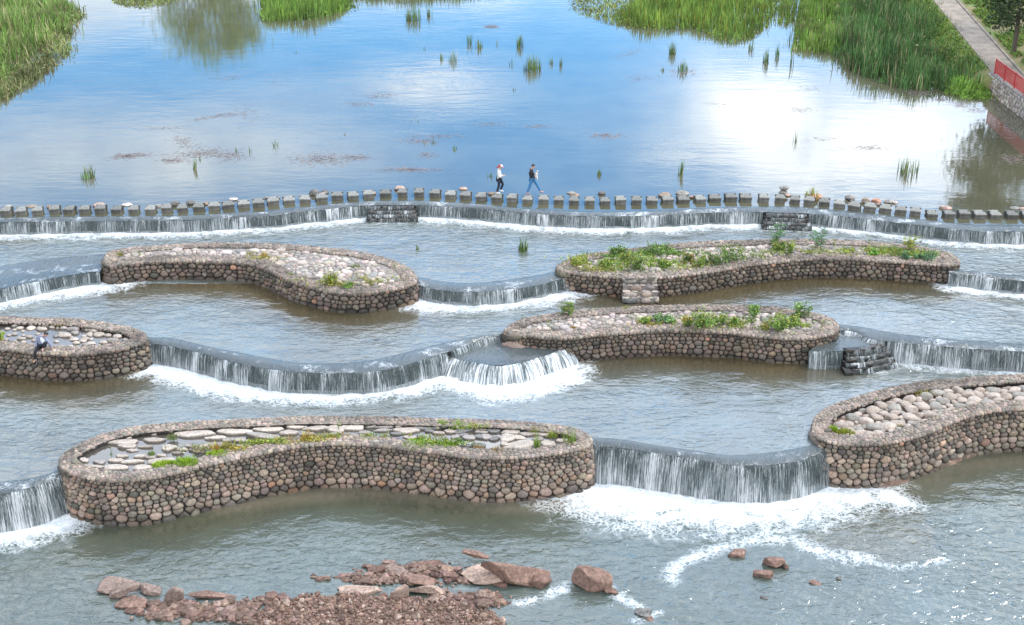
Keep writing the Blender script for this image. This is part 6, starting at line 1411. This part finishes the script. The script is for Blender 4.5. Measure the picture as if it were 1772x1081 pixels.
def person(loc, label, J, mats, rz=0.0, shoes=True, hair=True, scale=1.0):
    """J: joints in metres (x right in the photo, y away, z up)"""
    root = prop(empty('person', loc, rz), label, 'person'); root.scale = (scale,) * 3
    nodes, edges = [], []
    def N(p, r): nodes.append((*p, r)); return len(nodes) - 1
    pel = N(J['pelvis'], (0.13, 0.10)); sp = N(L3(J['pelvis'], J['chest'], 0.45), (0.11, 0.09)); ch = N(J['chest'], (0.14, 0.10)); nk = N(J['neck'], 0.05)
    edges += [(pel, sp), (sp, ch), (ch, nk)]
    h = Vector(J['head']); fd = Vector(J['face']).normalized(); up = (h - Vector(J['neck'])).normalized(); side = fd.cross(up).normalized()
    up = side.cross(fd).normalized()
    a = N(h - up * 0.06 + fd * 0.01, (0.066, 0.066)); b = N(h + up * 0.015, (0.078, 0.084)); c = N(h + up * 0.075 - fd * 0.01, (0.062, 0.066))
    edges += [(nk, a), (a, b), (b, c)]
    nz = N(h + fd * 0.088 - up * 0.005, 0.016); edges.append((b, nz)); nt = N(h + fd * 0.104 - up * 0.022, 0.012); edges.append((nz, nt))
    cn = N(h + fd * 0.062 - up * 0.092, 0.024); edges.append((a, cn))
    for s in (-1, 1): er = N(h + side * s * 0.088 - fd * 0.005, (0.012, 0.02)); edges.append((b, er))
    for S in ('l', 'r'):
        sh = Vector(J['sh_' + S]); el_ = Vector(J['el_' + S]); wr = Vector(J['wr_' + S])
        k = limb(nodes, edges, ch, [(*sh, 0.052), (*L3(sh, el_, .5), 0.044), (*el_, 0.037), (*L3(el_, wr, .5), 0.034), (*wr, 0.024)])
        hand(nodes, edges, k, wr - el_, J.get('palm', (0, 0, -1)), thumb=1 if S == 'l' else -1)
        hp, kn, an, to = (Vector(J[q + S]) for q in ('hip_', 'kn_', 'an_', 'toe_'))
        k = limb(nodes, edges, pel, [(*hp, 0.085), (*L3(hp, kn, .5), 0.072), (*kn, 0.052), (*L3(kn, an, .35), 0.052), (*L3(kn, an, .8), 0.036), (*an, 0.036), (*L3(an, to, .5), 0.036), (*to, 0.026)])
    skin_part('body', nodes, edges, pel, M_SKIN, root, 2)
    # clothes follow the same joints, slightly fuller
    nodes, edges = [], []
    pel = N(J['pelvis'], (0.155, 0.13))
    for S in ('l', 'r'):
        hp, kn, an = (Vector(J[q + S]) for q in ('hip_', 'kn_', 'an_'))
        an2 = kn.lerp(an, 0.93)
        limb(nodes, edges, pel, [(*hp, 0.105), (*L3(hp, kn, .5), 0.092), (*kn, 0.074), (*L3(kn, an, .5), 0.068), (*an2, 0.060)])
    skin_part('trousers', nodes, edges, pel, mats['trousers'], root)
    nodes, edges = [], []
    hem = N(L3(J['pelvis'], J['chest'], mats.get('hem', -0.02)), (0.165, 0.14)); sp = N(L3(J['pelvis'], J['chest'], 0.5), (0.16, 0.135)); ch = N(J['chest'], (0.165, 0.13)); cl = N(L3(J['chest'], J['neck'], 0.85), (0.085, 0.08))
    edges += [(hem, sp), (sp, ch), (ch, cl)]
    for S in ('l', 'r'):
        sh = Vector(J['sh_' + S]); el_ = Vector(J['el_' + S]); wr = Vector(J['wr_' + S])
        limb(nodes, edges, ch, [(*sh, 0.074), (*L3(sh, el_, .5), 0.064), (*el_, 0.056), (*L3(el_, wr, .5), 0.05), (*L3(el_, wr, .93), 0.042)])
    jk = skin_part(mats.get('top_name', 'jacket'), nodes, edges, sp, mats['top'], root)
    if hair:
        V, Fc = ICO[3]; V = V.copy(); V = V * np.array([1, 1, 1]) * (1 + 0.10 * (fbm(V[:, 0] * 4 + 3, V[:, 1] * 4 + V[:, 2] * 3, 5, 2) - 0.5))[:, None]
        fr = V[:, 0]; V[:, 2] = np.where((V[:, 0] > 0.2) & (V[:, 2] < 0.25), 0.25, V[:, 2]); V[:, 0] = np.where(V[:, 2] < 0.3, np.minimum(V[:, 0], 0.25), V[:, 0])
        V[:, 2] = np.maximum(V[:, 2], -0.55)
        Mx = np.array([list(fd), list(-side), list(up)])                 # rows
        W_ = (V * np.array([0.104, 0.093, 0.10])) @ Mx + np.array(h + up * 0.042 - fd * 0.014)
        me = bpy.data.meshes.new('hair'); me.from_pydata(W_.tolist(), [], Fc.tolist()); me.materials.append(mats.get('hair', M_HAIR)); link('hair', me, root)
        for pl_ in me.polygons: pl_.use_smooth = True
    for s in (-1, 1):                                                     # eyes
        V, Fc = ICO[1]; c = np.array(h + fd * 0.083 + side * s * 0.031 + up * 0.014); me = bpy.data.meshes.new('eye'); me.from_pydata((V * 0.010 + c).tolist(), [], Fc.tolist()); me.materials.append(M_EYE); link('eye', me, root)
    V, Fc = ICO[2]; c = np.array(h + fd * 0.078 - up * 0.052); Mx = np.array([list(fd), list(side), list(up)])
    me = bpy.data.meshes.new('mouth'); me.from_pydata(((V * np.array([0.008, 0.022, 0.006])) @ Mx + c).tolist(), [], Fc.tolist()); me.materials.append(mats['lips']); link('mouth', me, root)
    if shoes:
        for S in ('l', 'r'):
            an, to = Vector(J['an_' + S]), Vector(J['toe_' + S]); d = (to - an); hl = an - d.normalized() * 0.045 - Vector((0, 0, 0.035))
            skin_part('shoe', [(*hl, (0.045, 0.04)), (*(an.lerp(to, 0.35) - Vector((0, 0, 0.02))), (0.05, 0.045)), (*to, (0.045, 0.03)), (*(to + d.normalized() * 0.03), (0.03, 0.022))], [(0, 1), (1, 2), (2, 3)], 1, mats['shoes'], root)
    return root, dict(h=h, fd=fd, up=up, side=side)
lips = simple('lips', (0.35, 0.13, 0.11), 0.6, 0, 5, 0)
# walker in white: on the stone at photo x 860, left foot down, right foot trailing up on the stone
m = mppx(862, 338, 0.27); p = P(862, 337.5, 0.27)
def pj(px, py, y=0.0, p0=(862, 337.5), mm=None): mm = mm or m; return ((px - p0[0]) * mm, y, (p0[1] - py) * mm / 0.955)
J = dict(pelvis=(0.05, 0, 0.86), chest=(0.02, 0, 1.24), neck=(0.05, 0, 1.40), head=(0.10, 0, 1.53), face=(1, -0.1, -0.35),
         sh_l=(0.02, 0.17, 1.32), el_l=(-0.02, 0.22, 1.06), wr_l=(0.19, 0.14, 1.00), sh_r=(0.0, -0.17, 1.32), el_r=(0.02, -0.22, 1.05), wr_r=(0.25, -0.12, 1.07),
         hip_l=(0.05, 0.09, 0.84), kn_l=(0.25, 0.10, 0.50), an_l=(0.10, 0.10, 0.15), toe_l=(0.25, 0.10, 0.09), hip_r=(0.03, -0.09, 0.84), kn_r=(0.02, -0.10, 0.46), an_r=(-0.10, -0.10, 0.08), toe_r=(0.07, -0.10, 0.035))
pw_, hd = person((p[0] + 0.02, p[1] + 0.32, 0.27), 'walker in a white hooded jacket, red headscarf and white cap, crossing the stepping stones', J,
                 dict(trousers=cloth('navy trousers', (0.02, 0.022, 0.04)), hem=-0.15, top=cloth('white jacket', (0.62, 0.62, 0.60)), shoes=cloth('white shoes', (0.72, 0.72, 0.70)), lips=lips, hair=cloth('red scarf', (0.42, 0.05, 0.035))), scale=0.98)
h, fd, up, side = hd['h'], hd['fd'], hd['up'], hd['side']
def blob(name, c, dims, axes, mat, parent, cutlow=None, sub=3):
    V, Fc = ICO[sub]; V = V.copy()
    if cutlow is not None: V[:, 2] = np.maximum(V[:, 2], cutlow)
    me = bpy.data.meshes.new(name); me.from_pydata(((V * np.array(dims)) @ np.array([list(a) for a in axes]) + np.array(c)).tolist(), [], Fc.tolist()); me.materials.append(mat); o = link(name, me, parent)
    for q in me.polygons: q.use_smooth = True
    return o
wcap = cloth('white cap', (0.75, 0.74, 0.74)); mcap = cloth('magenta print', (0.45, 0.04, 0.20)); rsc = bpy.data.materials['red scarf']
cp_ = blob('cap', h + up * 0.06 + fd * 0.03, (0.098, 0.095, 0.085), (fd, side, up), wcap, pw_, cutlow=0.0)
blob('brim', h + up * 0.052 + fd * 0.135 - up * 0.01, (0.07, 0.07, 0.008), (fd, side, up), mcap, pw_)
skin_part('scarf_tail', [(*(h - fd * 0.08 + up * 0.02), 0.05), (*(h - fd * 0.13 - up * 0.06), 0.04), (*(h - fd * 0.19 - up * 0.13), 0.022)], [(0, 1), (1, 2)], 0, rsc, pw_)

# walker in black: wide stride over two stones
p = P(918, 338.5, 0.27)
J = dict(pelvis=(0.10, 0, 0.84), chest=(0.0, 0, 1.25), neck=(0.06, 0, 1.41), head=(0.14, 0, 1.52), face=(1, -0.15, -0.5),
         sh_l=(0.02, 0.18, 1.33), el_l=(0.06, 0.22, 1.05), wr_l=(0.24, 0.10, 1.06), sh_r=(0.0, -0.18, 1.33), el_r=(0.04, -0.23, 1.05), wr_r=(0.22, -0.10, 0.98),
         hip_l=(0.12, 0.09, 0.83), kn_l=(0.36, 0.09, 0.47), an_l=(0.54, 0.09, 0.09), toe_l=(0.70, 0.09, 0.08), hip_r=(0.08, -0.09, 0.83), kn_r=(-0.04, -0.09, 0.45), an_r=(-0.18, -0.09, 0.08), toe_r=(-0.02, -0.10, 0.03))
pb_, hd = person((p[0], p[1] + 0.32, 0.27), 'walker in black jacket and blue jeans, striding, a small dog in his arms', J,
                 dict(trousers=cloth('blue jeans', (0.05, 0.17, 0.34)), hem=-0.20, top=cloth('black jacket', (0.012, 0.012, 0.015)), shoes=cloth('dull pink sandals', (0.35, 0.20, 0.20)), lips=lips), scale=1.02)
# the dog, held upright against his chest
M_DW = simple('white dog fur', (0.62, 0.58, 0.52), 0.95, 0.12, 20, 0.6); M_DB = simple('brown dog fur', (0.22, 0.11, 0.05), 0.95, 0.2, 20, 0.6)
dg = prop(empty('dog', (p[0] + 0.29, p[1] + 0.28, 0.27 + 1.0)), 'small white and brown dog carried upright by the walker in black', 'dog')
nd = [(0.0, 0, -0.02, 0.085), (0.0, 0, 0.10, 0.075), (0.01, 0, 0.20, 0.07), (0.03, 0, 0.27, 0.045), (0.06, 0, 0.315, 0.052), (0.12, 0, 0.30, 0.026), (0.145, 0, 0.295, 0.018),
      (0.06, 0.05, 0.17, 0.026), (0.11, 0.05, 0.11, 0.018), (0.06, -0.05, 0.17, 0.026), (0.11, -0.05, 0.11, 0.018), (0.06, 0.06, -0.05, 0.034), (0.08, 0.06, -0.13, 0.02), (0.06, -0.06, -0.05, 0.034), (0.08, -0.06, -0.13, 0.02), (0.11, -0.06, -0.16, 0.018), (-0.05, 0, -0.09, 0.02), (-0.02, 0, -0.17, 0.014)]
ed = [(0, 1), (1, 2), (2, 3), (3, 4), (4, 5), (5, 6), (2, 7), (7, 8), (2, 9), (9, 10), (0, 11), (11, 12), (0, 13), (13, 14), (14, 15), (0, 16), (16, 17)]
skin_part('body', nd, ed, 0, M_DW, dg)
for s in (-1, 1): skin_part('ear', [(0.05, s * 0.04, 0.345, 0.022), (0.04, s * 0.062, 0.32, 0.018), (0.045, s * 0.068, 0.285, 0.012)], [(0, 1), (1, 2)], 0, M_DB, dg)
skin_part('brown_patch', [(0.075, 0, 0.325, 0.046), (0.105, 0, 0.315, 0.032)], [(0, 1)], 0, M_DB, dg, 2)

# man seated on the rim, one leg hanging, one foot up
zc_ = ISL['C'][1]; p = P(71.6, 601, zc_ + 0.02)
J = dict(pelvis=(0.0, 0.05, 0.10), chest=(0.07, 0.03, 0.46), neck=(0.17, -0.02, 0.60), head=(0.32, -0.07, 0.67), face=(0.75, -0.45, -0.85),
         sh_l=(0.24, -0.02, 0.50), el_l=(0.42, -0.12, 0.30), wr_l=(0.52, -0.12, 0.07), sh_r=(-0.10, 0.02, 0.50), el_r=(-0.17, -0.08, 0.26), wr_r=(-0.12, -0.22, 0.05),
         hip_l=(0.08, 0.0, 0.10), kn_l=(0.34, -0.20, 0.36), an_l=(0.18, -0.30, 0.10), toe_l=(0.20, -0.42, 0.03), hip_r=(-0.08, 0.0, 0.10), kn_r=(-0.10, -0.42, 0.06), an_r=(-0.17, -0.44, -0.37), toe_r=(-0.24, -0.53, -0.46), palm=(0, -0.3, -1))
pm_, hd = person((p[0], p[1] - 0.02, zc_ + 0.02), 'barefoot man in a grey blue jacket seated on the rim of the puddle planter', J,
                 dict(trousers=cloth('black trousers', (0.012, 0.013, 0.018)), top=cloth('grey blue jacket', (0.20, 0.22, 0.30)), lips=lips, shoes=None), shoes=False)
blob('shirt', (0.16, -0.085, 0.36), (0.10, 0.06, 0.19), (Vector((1, 0, 0)), Vector((0, 1, 0)), Vector((-0.25, 0, 1))), cloth('white shirt', (0.68, 0.72, 0.80)), pm_)
# his walking stick
st = prop(empty('walking_stick', (p[0] - 0.12, p[1] - 0.26, zc_ + 0.08)), 'thin grey stick held by the seated man, hanging down the wall', 'stick')
V, Fc, C = tube(np.array([[0, 0, 0.08], [0.0, -0.10, -0.05], [0.012, -0.28, -0.62]]) + np.array(st.location), [0.013, 0.012, 0.010], 8)
build('shaft', V, Fc, simple('grey metal', (0.25, 0.25, 0.27), 0.4, 0.1, 5, 0), st)
V, Fc, C = tube(np.array([[-0.05, 0.02, 0.09], [0.0, 0, 0.10], [0.05, -0.02, 0.09]]) + np.array(st.location), [0.016, 0.018, 0.016], 8)
build('handle', V, Fc, M_HAIR, st)
